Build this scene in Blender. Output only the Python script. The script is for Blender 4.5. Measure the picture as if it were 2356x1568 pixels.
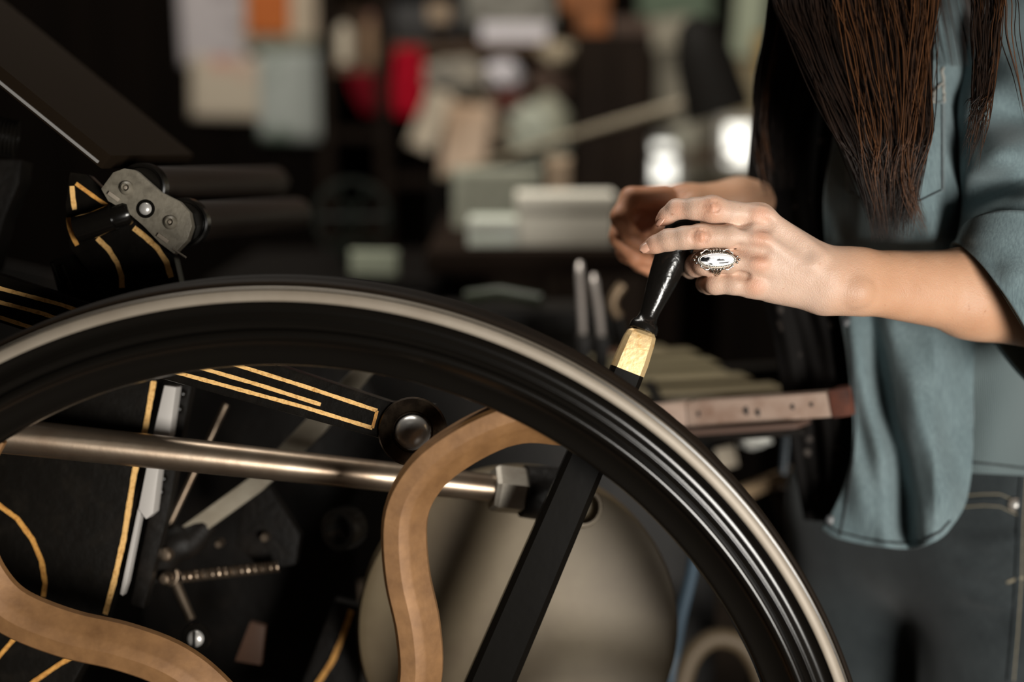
import bpy, bmesh, math, random
import numpy as np
from mathutils import Vector, Matrix, Quaternion

# ------------------------------------------------------------------ camera, world, lights, exposure
W, H = 2356.0, 1568.0
LENS = 50.0
F = LENS / 36.0 * W
PITCH = math.radians(10.0)
CAMZ = 1.35
CT, ST = math.cos(PITCH), math.sin(PITCH)
scene = bpy.context.scene
for o in list(bpy.data.objects):
    bpy.data.objects.remove(o)
col = scene.collection

cam_d = bpy.data.cameras.new('camera')
cam = bpy.data.objects.new('camera', cam_d)
col.objects.link(cam)
cam.location = (0, 0, CAMZ)
cam.rotation_euler = (math.radians(90) - PITCH, 0, 0)
cam_d.lens = LENS
cam_d.sensor_width = 36.0
cam_d.clip_start = 0.02
cam_d.dof.use_dof = True
cam_d.dof.focus_distance = 1.09
cam_d.dof.aperture_fstop = 1.7
scene.camera = cam

world = bpy.data.worlds.new('world')
scene.world = world
world.use_nodes = True
world.node_tree.nodes['Background'].inputs[0].default_value = (0.75, 0.85, 1.0, 1)
world.node_tree.nodes['Background'].inputs[1].default_value = 0.6

def area_light(name, loc, target, sx, sy, power, color):
    d = bpy.data.lights.new(name, 'AREA')
    d.shape = 'RECTANGLE'
    d.size, d.size_y = sx, sy
    d.energy = power
    d.color = color
    o = bpy.data.objects.new(name, d)
    col.objects.link(o)
    o.location = loc
    o.rotation_euler = (Vector(target) - Vector(loc)).to_track_quat('-Z', 'Y').to_euler()
    return o

# daylight entering through the low near window; ceiling fill added to brighten the background
area_light('window_daylight', (1.15, -1.08, 0.92), (0.15, 1.15, 1.15), 0.8, 0.8, 86, (1.0, 0.96, 0.89))
area_light('added_skylight_fill', (-0.45, 1.75, 2.66), (0.05, 3.3, 1.1), 1.2, 0.5, 44, (1.0, 0.95, 0.86))

scene.view_settings.view_transform = 'Standard'
scene.view_settings.look = 'None'
scene.view_settings.exposure = 0.0
scene.view_settings.gamma = 1.0
scene.view_settings.use_curve_mapping = False

# ------------------------------------------------------------------ helpers
def P(px, py, d):
    """point at camera depth d (metres) that the photograph shows at pixel (px, py)"""
    u, v = (px - W / 2) / F * d, (H / 2 - py) / F * d
    return Vector((u, d * CT + v * ST, CAMZ + v * CT - d * ST))

def PY(px, py, Y):
    v = (H / 2 - py) / F
    return P(px, py, Y / (CT + v * ST))

FWD = Vector((0, CT, -ST)); UP = Vector((0, ST, CT)); RIGHT = Vector((1, 0, 0))
def px(n, d=1.1):
    return n / F * d

rng = random.Random(7)
nrs = np.random.RandomState(11)

def new_mesh(name, verts, faces, mat=None, parent=None, smooth=True, auto=None):
    me = bpy.data.meshes.new(name)
    me.from_pydata([tuple(v) for v in verts], [], [tuple(int(i) for i in f) for f in faces])
    me.update()
    o = bpy.data.objects.new(name, me)
    col.objects.link(o)
    if mat is not None:
        me.materials.append(mat)
    if smooth:
        me.polygons.foreach_set('use_smooth', [True] * len(me.polygons))
        if auto is not None:
            me.set_sharp_from_angle(angle=math.radians(auto))
    if parent is not None:
        o.parent = parent
        o.matrix_parent_inverse = parent.matrix_world.inverted()
    return o

def from_bm(name, bm, mat=None, parent=None, smooth=False, auto=30):
    bmesh.ops.recalc_face_normals(bm, faces=bm.faces[:])
    me = bpy.data.meshes.new(name)
    bm.to_mesh(me); bm.free()
    o = bpy.data.objects.new(name, me)
    col.objects.link(o)
    if mat is not None:
        me.materials.append(mat)
    me.polygons.foreach_set('use_smooth', [True] * len(me.polygons))
    me.set_sharp_from_angle(angle=math.radians(auto))
    if parent is not None:
        o.parent = parent
        o.matrix_parent_inverse = parent.matrix_world.inverted()
    return o

def tag(o, label=None, cat=None, group=None, kind=None):
    if label: o['label'] = label
    if cat: o['category'] = cat
    if group: o['group'] = group
    if kind: o['kind'] = kind
    return o

def empty(name, loc, label=None, cat=None, group=None):
    o = bpy.data.objects.new(name, None)
    o.empty_display_size = 0.05
    o.location = loc
    col.objects.link(o)
    bpy.context.view_layer.update()
    return tag(o, label, cat, group)

def bm_box(bm, c, ax, ay, az):
    """box from a centre and three half-axis vectors"""
    c, ax, ay, az = Vector(c), Vector(ax), Vector(ay), Vector(az)
    vs = [bm.verts.new(c + sx * ax + sy * ay + sz * az) for sx in (-1, 1) for sy in (-1, 1) for sz in (-1, 1)]
    for f in ((0, 1, 3, 2), (4, 6, 7, 5), (0, 4, 5, 1), (2, 3, 7, 6), (0, 2, 6, 4), (1, 5, 7, 3)):
        bm.faces.new([vs[i] for i in f])
    return vs

def box(name, c, ax, ay, az, mat, parent=None, bev=0.0, seg=2):
    bm = bmesh.new()
    bm_box(bm, c, ax, ay, az)
    if bev > 0:
        bmesh.ops.recalc_face_normals(bm, faces=bm.faces[:])
        bmesh.ops.bevel(bm, geom=bm.edges[:], offset=bev, segments=seg, profile=0.7, affect='EDGES')
    return from_bm(name, bm, mat, parent, auto=50)

def wbox(name, lo, hi, mat, parent=None, bev=0.0, rotz=0.0):
    lo, hi = Vector(lo), Vector(hi)
    h = (hi - lo) / 2
    cr, sr = math.cos(rotz), math.sin(rotz)
    return box(name, (lo + hi) / 2, (h.x * cr, h.x * sr, 0), (-h.y * sr, h.y * cr, 0), (0, 0, h.z), mat, parent, bev)

def frame_of(a, b, ref=None):
    z = (b - a).normalized()
    r = Vector(ref) if ref is not None else Vector((0, 1, 0))
    if abs(z.dot(r)) > 0.97:
        r = Vector((1, 0, 0))
    x = r.cross(z).normalized()      # across the view
    y = z.cross(x).normalized()      # towards the reference
    return x, y, z

def bar(name, a, b, w, t, mat, parent=None, bev=0.002, ref=None, seg=2):
    """rectangular bar: w across the view, t in depth"""
    a, b = Vector(a), Vector(b)
    x, y, z = frame_of(a, b, ref if ref is not None else FWD)
    return box(name, (a + b) / 2, x * w / 2, y * t / 2, (b - a) / 2, mat, parent, bev, seg)

def tube(name, pts, rad, mat, parent=None, n=14, closed=False, caps=True, squash=None, auto=50):
    pts = [Vector(p) for p in pts]
    m = len(pts)
    rads = rad if isinstance(rad, (list, tuple)) else [rad] * m
    T = []
    for i in range(m):
        a = pts[(i - 1) % m] if (closed or i > 0) else pts[i]
        b = pts[(i + 1) % m] if (closed or i < m - 1) else pts[i]
        T.append((b - a).normalized())
    up = Vector((0, 1, 0)) if abs(T[0].y) < 0.9 else Vector((1, 0, 0))
    nrm = (up - T[0] * up.dot(T[0])).normalized()
    verts, faces = [], []
    for i in range(m):
        if i > 0:
            ax = T[i - 1].cross(T[i])
            if ax.length > 1e-7:
                nrm = Quaternion(ax.normalized(), T[i - 1].angle(T[i])) @ nrm
        bn = T[i].cross(nrm)
        for k in range(n):
            a = 2 * math.pi * k / n
            s = squash or 1.0
            verts.append(pts[i] + rads[i] * (math.cos(a) * nrm * s + math.sin(a) * bn))
    rows = m if closed else m - 1
    for i in range(rows):
        for k in range(n):
            a, b = i * n + k, i * n + (k + 1) % n
            c, d = ((i + 1) % m) * n + (k + 1) % n, ((i + 1) % m) * n + k
            faces.append((a, b, c, d))
    if caps and not closed:
        faces.append(tuple(range(n))[::-1])
        faces.append(tuple((m - 1) * n + k for k in range(n)))
    return new_mesh(name, verts, faces, mat, parent, True, auto)

def lathe(name, prof, origin, axis, mat, parent=None, n=48, closed=False, auto=40, ref=None):
    """prof: list of (radius, height along axis); closed joins last to first"""
    o, z = Vector(origin), Vector(axis).normalized()
    r = Vector(ref) if ref is not None else (Vector((1, 0, 0)) if abs(z.x) < 0.9 else Vector((0, 0, 1)))
    x = (r - z * r.dot(z)).normalized(); y = z.cross(x)
    verts, faces = [], []
    m = len(prof)
    for (rr, hh) in prof:
        for k in range(n):
            a = 2 * math.pi * k / n
            verts.append(o + z * hh + rr * (math.cos(a) * x + math.sin(a) * y))
    for i in range(m if closed else m - 1):
        j = (i + 1) % m
        for k in range(n):
            faces.append((i * n + k, i * n + (k + 1) % n, j * n + (k + 1) % n, j * n + k))
    bm = bmesh.new()
    bv = [bm.verts.new(v) for v in verts]
    for f in faces:
        try: bm.faces.new([bv[i] for i in f])
        except ValueError: pass
    bmesh.ops.remove_doubles(bm, verts=bm.verts[:], dist=1e-6)
    return from_bm(name, bm, mat, parent, auto=auto)

def catmull(pts, per=8, closed=False):
    pts = [Vector(p) for p in pts]
    out, m = [], len(pts)
    rng_ = range(m if closed else m - 1)
    for i in rng_:
        if closed:
            p0, p1, p2, p3 = pts[(i - 1) % m], pts[i], pts[(i + 1) % m], pts[(i + 2) % m]
        else:
            p1, p2 = pts[i], pts[i + 1]
            p0 = pts[i - 1] if i > 0 else p1 * 2 - p2
            p3 = pts[i + 2] if i + 2 < m else p2 * 2 - p1
        for k in range(per):
            t = k / per
            out.append(0.5 * ((2 * p1) + (p2 - p0) * t + (2 * p0 - 5 * p1 + 4 * p2 - p3) * t * t + (3 * p1 - p0 - 3 * p2 + p3) * t ** 3))
    if not closed:
        out.append(pts[-1].copy())
    return out

def plate(name, pts, depth_vec, mat, parent=None, bev=0.0):
    """polygon (world points, roughly planar) extruded by depth_vec"""
    bm = bmesh.new()
    dv = Vector(depth_vec)
    a = [bm.verts.new(p) for p in pts]
    b = [bm.verts.new(Vector(p) + dv) for p in pts]
    bm.faces.new(a)
    bm.faces.new(b[::-1])
    n = len(pts)
    for i in range(n):
        bm.faces.new([a[i], b[i], b[(i + 1) % n], a[(i + 1) % n]])
    bmesh.ops.recalc_face_normals(bm, faces=bm.faces[:])
    if bev > 0:
        es = [e for e in bm.edges if any(len(f.verts) > 4 or True for f in e.link_faces)]
        bmesh.ops.bevel(bm, geom=es, offset=bev, segments=2, profile=0.7, affect='EDGES', clamp_overlap=True)
    return from_bm(name, bm, mat, parent, auto=35)

def ribbon(name, pts, width, thick, mat, parent=None, nrm=None, taper=None):
    """painted or inlaid strip: a thin band along pts, facing nrm (default: to the camera side)"""
    pts = [Vector(p) for p in pts]
    nv = (Vector(nrm) if nrm is not None else -FWD).normalized()
    verts, faces = [], []
    m = len(pts)
    for i in range(m):
        t = (pts[min(i + 1, m - 1)] - pts[max(i - 1, 0)]).normalized()
        s = t.cross(nv).normalized()
        w = width * (taper[i] if taper else 1.0) / 2
        w *= 1 + 0.07 * math.sin(i * 2.7) + 0.06 * math.sin(i * 7.1)
        for (a, b) in ((-w, 0), (w, 0), (w, thick), (-w, thick)):
            verts.append(pts[i] + s * a + nv * b)
    for i in range(m - 1):
        for k in range(4):
            faces.append((i * 4 + k, i * 4 + (k + 1) % 4, (i + 1) * 4 + (k + 1) % 4, (i + 1) * 4 + k))
    faces.append((3, 2, 1, 0)); e = (m - 1) * 4; faces.append((e, e + 1, e + 2, e + 3))
    return new_mesh(name, verts, faces, mat, parent, True, 40)

def grid_sheet(name, rows, mat, parent=None, thick=0.0, wrap=False, auto=None):
    """rows: list of equal-length lists of world points"""
    nr, nc = len(rows), len(rows[0])
    verts = [p for r in rows for p in r]
    faces = []
    for i in range(nr - 1):
        for j in range(nc if wrap else nc - 1):
            k = (j + 1) % nc
            faces.append((i * nc + j, i * nc + k, (i + 1) * nc + k, (i + 1) * nc + j))
    o = new_mesh(name, verts, faces, mat, parent, True, auto)
    if thick:
        md = o.modifiers.new('thickness', 'SOLIDIFY'); md.thickness = thick; md.offset = 0
    return o

# ------------------------------------------------------------------ materials
def mat(name, color, rough=0.5, metal=0.0, spec=0.5, noise=None, bump=None, coat=0.0, trans=0.0, emit=None, sheen=0.0, sss=0.0, sss_rad=(1, 0.35, 0.2), aniso=None):
    """noise: (scale, colour2, contrast_lo, contrast_hi[, detail][, stretch xyz]); bump: (scale, strength, distance[, stretch])"""
    m = bpy.data.materials.new(name)
    m.use_nodes = True
    nt = m.node_tree
    b = nt.nodes['Principled BSDF']
    b.inputs['Base Color'].default_value = (*color, 1)
    b.inputs['Roughness'].default_value = rough
    b.inputs['Metallic'].default_value = metal
    b.inputs['Specular IOR Level'].default_value = spec
    b.inputs['Coat Weight'].default_value = coat
    b.inputs['Coat Roughness'].default_value = 0.15
    b.inputs['Transmission Weight'].default_value = trans
    b.inputs['Sheen Weight'].default_value = sheen
    if sss:
        b.inputs['Subsurface Weight'].default_value = sss
        b.inputs['Subsurface Radius'].default_value = sss_rad
        b.inputs['Subsurface Scale'].default_value = 0.006
    if emit:
        b.inputs['Emission Color'].default_value = (*emit[0], 1)
        b.inputs['Emission Strength'].default_value = emit[1]
    tc = nt.nodes.new('ShaderNodeTexCoord')
    def coords(stretch):
        if not stretch:
            return tc.outputs['Object']
        mp = nt.nodes.new('ShaderNodeMapping')
        mp.inputs['Scale'].default_value = stretch
        nt.links.new(tc.outputs['Object'], mp.inputs['Vector'])
        return mp.outputs['Vector']
    if noise:
        sc, c2, lo, hi = noise[:4]
        st = noise[5] if len(noise) > 5 else None
        n = nt.nodes.new('ShaderNodeTexNoise')
        n.inputs['Scale'].default_value = sc
        n.inputs['Detail'].default_value = noise[4] if len(noise) > 4 else 5
        n.inputs['Roughness'].default_value = 0.6
        nt.links.new(coords(st), n.inputs['Vector'])
        r = nt.nodes.new('ShaderNodeValToRGB')
        r.color_ramp.elements[0].position = lo; r.color_ramp.elements[0].color = (*color, 1)
        r.color_ramp.elements[1].position = hi; r.color_ramp.elements[1].color = (*c2, 1)
        nt.links.new(n.outputs['Fac'], r.inputs['Fac'])
        nt.links.new(r.outputs['Color'], b.inputs['Base Color'])
    if bump:
        sc, s, dist = bump[:3]
        st = bump[3] if len(bump) > 3 else None
        n = nt.nodes.new('ShaderNodeTexNoise')
        n.inputs['Scale'].default_value = sc
        n.inputs['Detail'].default_value = 4
        nt.links.new(coords(st), n.inputs['Vector'])
        bp = nt.nodes.new('ShaderNodeBump')
        bp.inputs['Strength'].default_value = s
        bp.inputs['Distance'].default_value = dist
        nt.links.new(n.outputs['Fac'], bp.inputs['Height'])
        nt.links.new(bp.outputs['Normal'], b.inputs['Normal'])
    return m

M = {}
M['black_paint'] = mat('black_enamel', (0.0045, 0.0036, 0.0026), 0.34, spec=.25, noise=(60, (0.009, 0.007, 0.005), 0.5, 0.75), bump=(90, 0.25, 0.002))
M['black_rough'] = mat('black_cast_iron', (0.005, 0.0038, 0.0028), 0.55, spec=.2, noise=(40, (0.012, 0.0085, 0.006), 0.5, 0.8), bump=(140, 0.4, 0.002))
M['black_gloss'] = mat('black_gloss_enamel', (0.0045, 0.0038, 0.003), 0.22, spec=.4, noise=(300, (0.05, 0.045, 0.04), 0.74, 0.8), bump=(25, 0.12, 0.002))
M['tread'] = mat('brown_black_tread', (0.011, 0.007, 0.0042), 0.6, spec=.1, bump=(60, 0.1, 0.001))
M['steel'] = mat('machined_steel', (0.27, 0.23, 0.18), 0.5, 0.2, noise=(30, (0.23, 0.19, 0.145), 0.35, 0.7))
M['steel_bright'] = mat('bright_steel', (0.60, 0.58, 0.55), 0.3, 0.5, noise=(80, (0.46, 0.43, 0.40), 0.5, 0.8))
M['steel_dull'] = mat('dull_steel', (0.130, 0.098, 0.054), 0.5, 0.12, noise=(14, (0.095, 0.066, 0.035), 0.35, 0.7, 8), bump=(45, 0.12, 0.001))
M['shaft_steel'] = mat('browned_shaft_steel', (0.27, 0.21, 0.155), 0.34, 0.9, noise=(30, (0.2, 0.14, 0.095), 0.4, 0.75, 8), bump=(120, 0.1, 0.0008))
M['gold'] = mat('gold_pinstripe', (0.86, 0.52, 0.19), 0.45, 0.1, noise=(350, (0.52, 0.25, 0.06), 0.5, 0.72), bump=(500, 0.4, 0.0006))
M['gold_old'] = mat('tarnished_gold_paint', (0.68, 0.34, 0.08), 0.5, 0.1, noise=(300, (0.42, 0.17, 0.035), 0.45, 0.7))
M['gold_leaf'] = mat('gold_leaf_collar', (0.98, 0.70, 0.36), 0.36, 0.65, noise=(160, (0.80, 0.46, 0.16), 0.52, 0.75), bump=(250, .25, .0008))
M['link_steel'] = mat('greased_link_steel', (0.29, 0.255, 0.195), 0.45, 0.2, noise=(40, (0.22, 0.185, 0.135), 0.4, 0.7))
M['bronze'] = mat('bronze_paint', (0.25, 0.125, 0.046), 0.55, 0.25, noise=(60, (0.165, 0.078, 0.027), 0.35, 0.7, 8), bump=(200, .15, .001))
M['roller'] = mat('brown_rubber_roller', (0.014, 0.0085, 0.0055), 0.5, spec=.3)
M['ink_disk'] = mat('brown_ink_plate', (0.010, 0.0062, 0.0034), 0.85, spec=.04, bump=(20, 0.1, 0.002))
M['olive_metal'] = mat('olive_grey_casting', (0.175, 0.155, 0.118), 0.5, 0.15, noise=(160, (0.115, 0.10, 0.075), 0.42, 0.7), bump=(260, 0.35, 0.001))
# ------------------------------------------------------------------ signed-distance modelling for the body
class Field:
    def __init__(self, lo, hi, h, big=0.06):
        self.lo = np.array(lo, float); self.h = h
        self.n = np.ceil((np.array(hi, float) - self.lo) / h).astype(int) + 1
        self.v = np.full(self.n, big, np.float32)
        self.ax = [self.lo[i] + h * np.arange(self.n[i]) for i in range(3)]
    def copy_empty(self):
        f = Field.__new__(Field)
        f.lo, f.h, f.n, f.ax = self.lo, self.h, self.n, self.ax
        f.v = np.full(self.n, 0.06, np.float32)
        return f
    def _win(self, a, b, m):
        i0 = np.maximum(np.floor((np.minimum(a, b) - m - self.lo) / self.h).astype(int), 0)
        i1 = np.minimum(np.ceil((np.maximum(a, b) + m - self.lo) / self.h).astype(int) + 1, self.n)
        if np.any(i1 <= i0): return None
        s = tuple(slice(i0[k], i1[k]) for k in range(3))
        X = self.ax[0][s[0]][:, None, None]; Y = self.ax[1][s[1]][None, :, None]; Z = self.ax[2][s[2]][None, None, :]
        return s, X, Y, Z
    def cone(self, a, b, ra, rb, k=0.004, op='u', flat=1.0):
        a, b = np.array(a, float), np.array(b, float)
        w = self._win(a, b, max(ra, rb) + k * 2 + 0.006)
        if w is None: return self
        s, X, Y, Z = w
        ab = b - a; L = max(ab @ ab, 1e-12)
        t = np.clip(((X - a[0]) * ab[0] + (Y - a[1]) * ab[1] + (Z - a[2]) * ab[2]) / L, 0, 1)
        dx, dy, dz = X - a[0] - t * ab[0], (Y - a[1] - t * ab[1]) / flat, Z - a[2] - t * ab[2]
        d = (np.sqrt(dx * dx + dy * dy + dz * dz) - (ra + t * (rb - ra))).astype(np.float32)
        self._comb(s, d, k, op)
        return self
    def ellipsoid(self, c, r, k=0.004, op='u', rot=None):
        c, r = np.array(c, float), np.array(r, float)
        w = self._win(c, c, r.max() + k * 2 + 0.006)
        if w is None: return self
        s, X, Y, Z = w
        x, y, z = X - c[0], Y - c[1], Z - c[2]
        if rot is not None:
            R = np.array(rot)
            x, y, z = [R[i][0] * x + R[i][1] * y + R[i][2] * z for i in range(3)]
        q = np.sqrt((x / r[0]) ** 2 + (y / r[1]) ** 2 + (z / r[2]) ** 2)
        g = np.sqrt((x / r[0] ** 2) ** 2 + (y / r[1] ** 2) ** 2 + (z / r[2] ** 2) ** 2) + 1e-9
        d = (q * (q - 1) / g).astype(np.float32)
        self._comb(s, d, k, op)
        return self
    def _comb(self, s, d, k, op):
        a = self.v[s]
        if op == 'u':
            h = np.clip(0.5 + 0.5 * (a - d) / k, 0, 1)
            self.v[s] = a * (1 - h) + d * h - k * h * (1 - h)
        else:                                   # smooth subtraction
            h = np.clip(0.5 - 0.5 * (a + d) / k, 0, 1)
            self.v[s] = a * (1 - h) - d * h + k * h * (1 - h)
    def merge(self, o, k):
        a, d = self.v, o.v
        h = np.clip(0.5 + 0.5 * (a - d) / k, 0, 1)
        self.v = a * (1 - h) + d * h - k * h * (1 - h)
        return self
    def mesh(self, smooth=1):
        v = self.v; ins = v < 0
        nx, ny, nz = v.shape
        c = np.zeros((nx - 1, ny - 1, nz - 1), np.uint8)
        for i in (0, 1):
            for j in (0, 1):
                for k in (0, 1):
                    c += ins[i:nx - 1 + i, j:ny - 1 + j, k:nz - 1 + k]
        act = np.argwhere((c > 0) & (c < 8))
        idx = np.full(c.shape, -1, np.int32)
        idx[act[:, 0], act[:, 1], act[:, 2]] = np.arange(len(act))
        acc = np.zeros((len(act), 3)); cnt = np.zeros(len(act))
        corners = [(i, j, k) for i in (0, 1) for j in (0, 1) for k in (0, 1)]
        for a in corners:
            for ax in range(3):
                if a[ax] == 1: continue
                b = list(a); b[ax] = 1
                va = v[act[:, 0] + a[0], act[:, 1] + a[1], act[:, 2] + a[2]]
                vb = v[act[:, 0] + b[0], act[:, 1] + b[1], act[:, 2] + b[2]]
                m = (va < 0) != (vb < 0)
                t = np.where(m, va / (va - vb + 1e-20), 0)
                p = np.array(a, float)[None, :].repeat(len(act), 0); p[:, ax] += t
                acc[m] += p[m]; cnt[m] += 1
        verts = (act + acc / cnt[:, None]) * self.h + self.lo
        faces = []
        for ax in range(3):
            o1, o2 = (ax + 1) % 3, (ax + 2) % 3
            sl0 = [slice(None)] * 3; sl1 = [slice(None)] * 3
            sl0[ax] = slice(0, -1); sl1[ax] = slice(1, None)
            A, B = ins[tuple(sl0)], ins[tuple(sl1)]
            e = np.argwhere(A != B)
            ok = (e[:, o1] > 0) & (e[:, o2] > 0) & (e[:, o1] < v.shape[o1] - 1) & (e[:, o2] < v.shape[o2] - 1)
            e = e[ok]
            def cell(d1, d2):
                q = e.copy(); q[:, o1] += d1; q[:, o2] += d2
                return idx[q[:, 0], q[:, 1], q[:, 2]]
            quad = np.stack([cell(-1, -1), cell(0, -1), cell(0, 0), cell(-1, 0)], 1)
            flip = ~A[e[:, 0], e[:, 1], e[:, 2]]
            quad[flip] = quad[flip][:, ::-1]
            faces.append(quad)
        faces = np.concatenate(faces)
        faces = faces[(faces >= 0).all(1)]
        for _ in range(smooth):
            s = np.zeros_like(verts); n = np.zeros(len(verts))
            for i in range(4):
                a, b = faces[:, i], faces[:, (i + 1) % 4]
                np.add.at(s, a, verts[b]); np.add.at(n, a, 1)
            g = n > 0
            verts[g] = 0.5 * verts[g] + 0.5 * s[g] / n[g][:, None]
        return verts, faces

def np_mesh(name, verts, faces, mat_=None, parent=None):
    me = bpy.data.meshes.new(name)
    me.vertices.add(len(verts)); me.vertices.foreach_set('co', np.asarray(verts, np.float32).ravel())
    nf = len(faces)
    me.loops.add(nf * 4); me.loops.foreach_set('vertex_index', np.asarray(faces, np.int32).ravel())
    me.polygons.add(nf)
    me.polygons.foreach_set('loop_start', np.arange(nf, dtype=np.int32) * 4)
    me.polygons.foreach_set('loop_total', np.full(nf, 4, np.int32))
    me.update(calc_edges=True); me.validate()
    me.polygons.foreach_set('use_smooth', [True] * len(me.polygons))
    o = bpy.data.objects.new(name, me); col.objects.link(o)
    if mat_: me.materials.append(mat_)
    if parent is not None:
        o.parent = parent; o.matrix_parent_inverse = parent.matrix_world.inverted()
    return o
# ------------------------------------------------------------------ the room
M['old_wood'] = mat('dark_old_boards', (0.0042, 0.0027, 0.0018), 0.9, spec=.04, noise=(6, (0.0028, 0.0019, 0.0014), 0.35, 0.7, 8, (1, 1, 0.12)), bump=(30, 0.3, 0.004, (1, 1, 0.1)))
M['plaster'] = mat('smoke_brown_plaster', (0.040, 0.028, 0.018), 0.85, noise=(3, (0.028, 0.019, 0.012), 0.35, 0.7))
M['floor'] = mat('dark_oiled_floorboards', (0.040, 0.026, 0.016), 0.6, noise=(4, (0.022, 0.015, 0.010), 0.35, 0.7, 8, (0.15, 1, 1)))
M['frame_wood'] = mat('window_frame_paint', (0.30, 0.28, 0.24), 0.55)
M['glass'] = mat('window_glass', (0.9, 0.95, 0.95), 0.05, trans=1.0)
X0, X1, Y0, Y1, ZC = -2.6, 2.15, -1.15, 3.75, 2.75
def struct(o): return tag(o, kind='structure')
struct(wbox('floor', (X0 - .1, Y0 - .1, -.1), (X1 + .1, Y1 + .1, 0), M['floor']))
# ceiling with a skylight opening added for the background fill light
SK = (-1.1, 0.2, 1.4, 2.05)
cl = empty('ceiling', (0, 0, ZC)); struct(cl)
for k, (a, b, c, d) in enumerate(((X0 - .1, SK[0], Y0 - .1, Y1 + .1), (SK[1], X1 + .1, Y0 - .1, Y1 + .1), (SK[0], SK[1], Y0 - .1, SK[2]), (SK[0], SK[1], SK[3], Y1 + .1))):
    wbox('ceiling_panel', (a, c, ZC), (b, d, ZC + .1), M['plaster'], cl)
sw = empty('added_skylight', (SK[0], SK[2], ZC)); struct(sw)  # unseen skylight frame, added to go with the ceiling fill
for x in (SK[0] + .02, (SK[0] + SK[1]) / 2, SK[1] - .02):
    wbox('added_skylight_bar', (x - .02, SK[2], ZC - .02), (x + .02, SK[3], ZC + .05), M['frame_wood'], sw)
# left, near and back walls
struct(wbox('wall_left', (X0 - .1, Y0 - .1, 0), (X0, Y1 + .1, ZC), M['plaster']))
wb = empty('wall_back', (0, Y1, 0)); struct(wb)
wbox('wall_core', (X0, Y1 + .03, 0), (X1, Y1 + .12, ZC), M['old_wood'], wb)
x = X0; k = 0
while x < X1:
    w = 0.14 + 0.03 * math.sin(k * 2.3)
    wbox('board', (x + .003, Y1 + .012 + .004 * math.sin(k * 5), 0), (min(x + w - .003, X1), Y1 + .031, ZC), M['old_wood'], wb, 0.003)
    x += w; k += 1
struct(wbox('wall_right', (X1, Y0 - .1, 0), (X1 + .1, Y1 + .1, ZC), M['plaster']))
# near wall (behind the camera) with the low shop window the daylight comes through
WA, WB, WZ0, WZ1 = 0.7, 1.6, 0.46, 1.38
wf = empty('wall_front', (0, Y0, 0)); struct(wf)
wbox('wall_panel', (X0, Y0 - .12, 0), (WA, Y0, ZC), M['plaster'], wf)
wbox('wall_panel', (WB, Y0 - .12, 0), (X1, Y0, ZC), M['plaster'], wf)
wbox('wall_panel', (WA, Y0 - .12, 0), (WB, Y0, WZ0), M['plaster'], wf)
wbox('wall_panel', (WA, Y0 - .12, WZ1), (WB, Y0, ZC), M['plaster'], wf)
w2 = empty('window_2', ((WA + WB) / 2, Y0, WZ0)); struct(w2)
for (a, b, c, d) in ((WA, WA + .05, WZ0, WZ1), (WB - .05, WB, WZ0, WZ1), (WA, WB, WZ0, WZ0 + .05), (WA, WB, WZ1 - .05, WZ1)):
    wbox('window_frame', (a, Y0 - .1, c), (b, Y0 - .02, d), M['frame_wood'], w2, .004)
wbox('window_sill', (WA - .05, Y0 - .05, WZ0 - .03), (WB + .05, Y0 + .05, WZ0), M['frame_wood'], w2, .006)
# ------------------------------------------------------------------ the platen press
WX, WY, WZ, WR = -0.168, 0.98, CAMZ - 0.5727, 0.4383 + 0.0035      # flywheel axis and outer radius
press = empty('printing_press', (WX, 1.25, 0.0), 'black cast-iron platen printing press with gold pinstripes and a big flywheel', 'printing press')

# --- flywheel: rim turned in four zones, six S-curved spokes, hub
fly = empty('flywheel', (WX, WY, WZ)); fly.parent = press; fly.matrix_parent_inverse = press.matrix_world.inverted()
tag(fly, 'large flywheel with ridged black rim and bronze curved spokes')
bpy.context.view_layer.update()
AX = (0, -1, 0)            # axis towards the camera; heights are negative going back
def rr(off): return WR - off
o = lathe('rim_tread', [(rr(.002), -.036), (rr(.0), -.035), (rr(-.0008), -.033), (rr(0), -.031), (rr(0), -.006), (rr(-.0010), -.004), (rr(0), -.002), (rr(.002), -.001), (rr(.003), -.003), (rr(.003), -.036)],
          (WX, WY, WZ), AX, M['tread'], fly, 288, closed=True, auto=25)
o = lathe('rim_band', [(rr(.0032), -.003), (rr(.0034), .0022), (rr(.0042), .0038), (rr(.0080), .0054), (rr(.0122), .0064), (rr(.0128), .0060), (rr(.0128), -.003)],
          (WX, WY, WZ), AX, M['steel'], fly, 288, closed=True, auto=50)
tag(o, 'bare machined steel band around the rim')
prof = [(rr(.0128), .0055)]
def cove(r0, r1, y0, y1, sag, n=7):
    for i in range(n + 1):
        t = i / n
        prof.append((rr(r0 + (r1 - r0) * t), y0 + (y1 - y0) * t - sag * math.sin(math.pi * t)))
cove(.0132, .0255, .0045, .0045, .003)
for i in range(9):        # first, slender bead
    a = math.pi * i / 8
    prof.append((rr(.0272 - .0012 * math.cos(a)), .0044 + .0010 * math.sin(a)))
cove(.0288, .0325, .0042, .0030, .0004, 3)
for i in range(17):       # second, broad bead
    a = math.pi * i / 16
    prof.append((rr(.0366 - .0038 * math.cos(a)), .0022 + .0040 * math.sin(a)))
cove(.0408, .0575, .0012, -.008, .002)
for i in range(7):
    a = math.pi / 2 * i / 6
    prof.append((rr(.0575 + .004 * math.sin(a)), -.008 - .006 * (1 - math.cos(a))))
prof += [(rr(.0625), -.018), (rr(.0625), -.034), (rr(.058), -.037), (rr(.004), -.037), (rr(.004), .004)]
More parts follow.
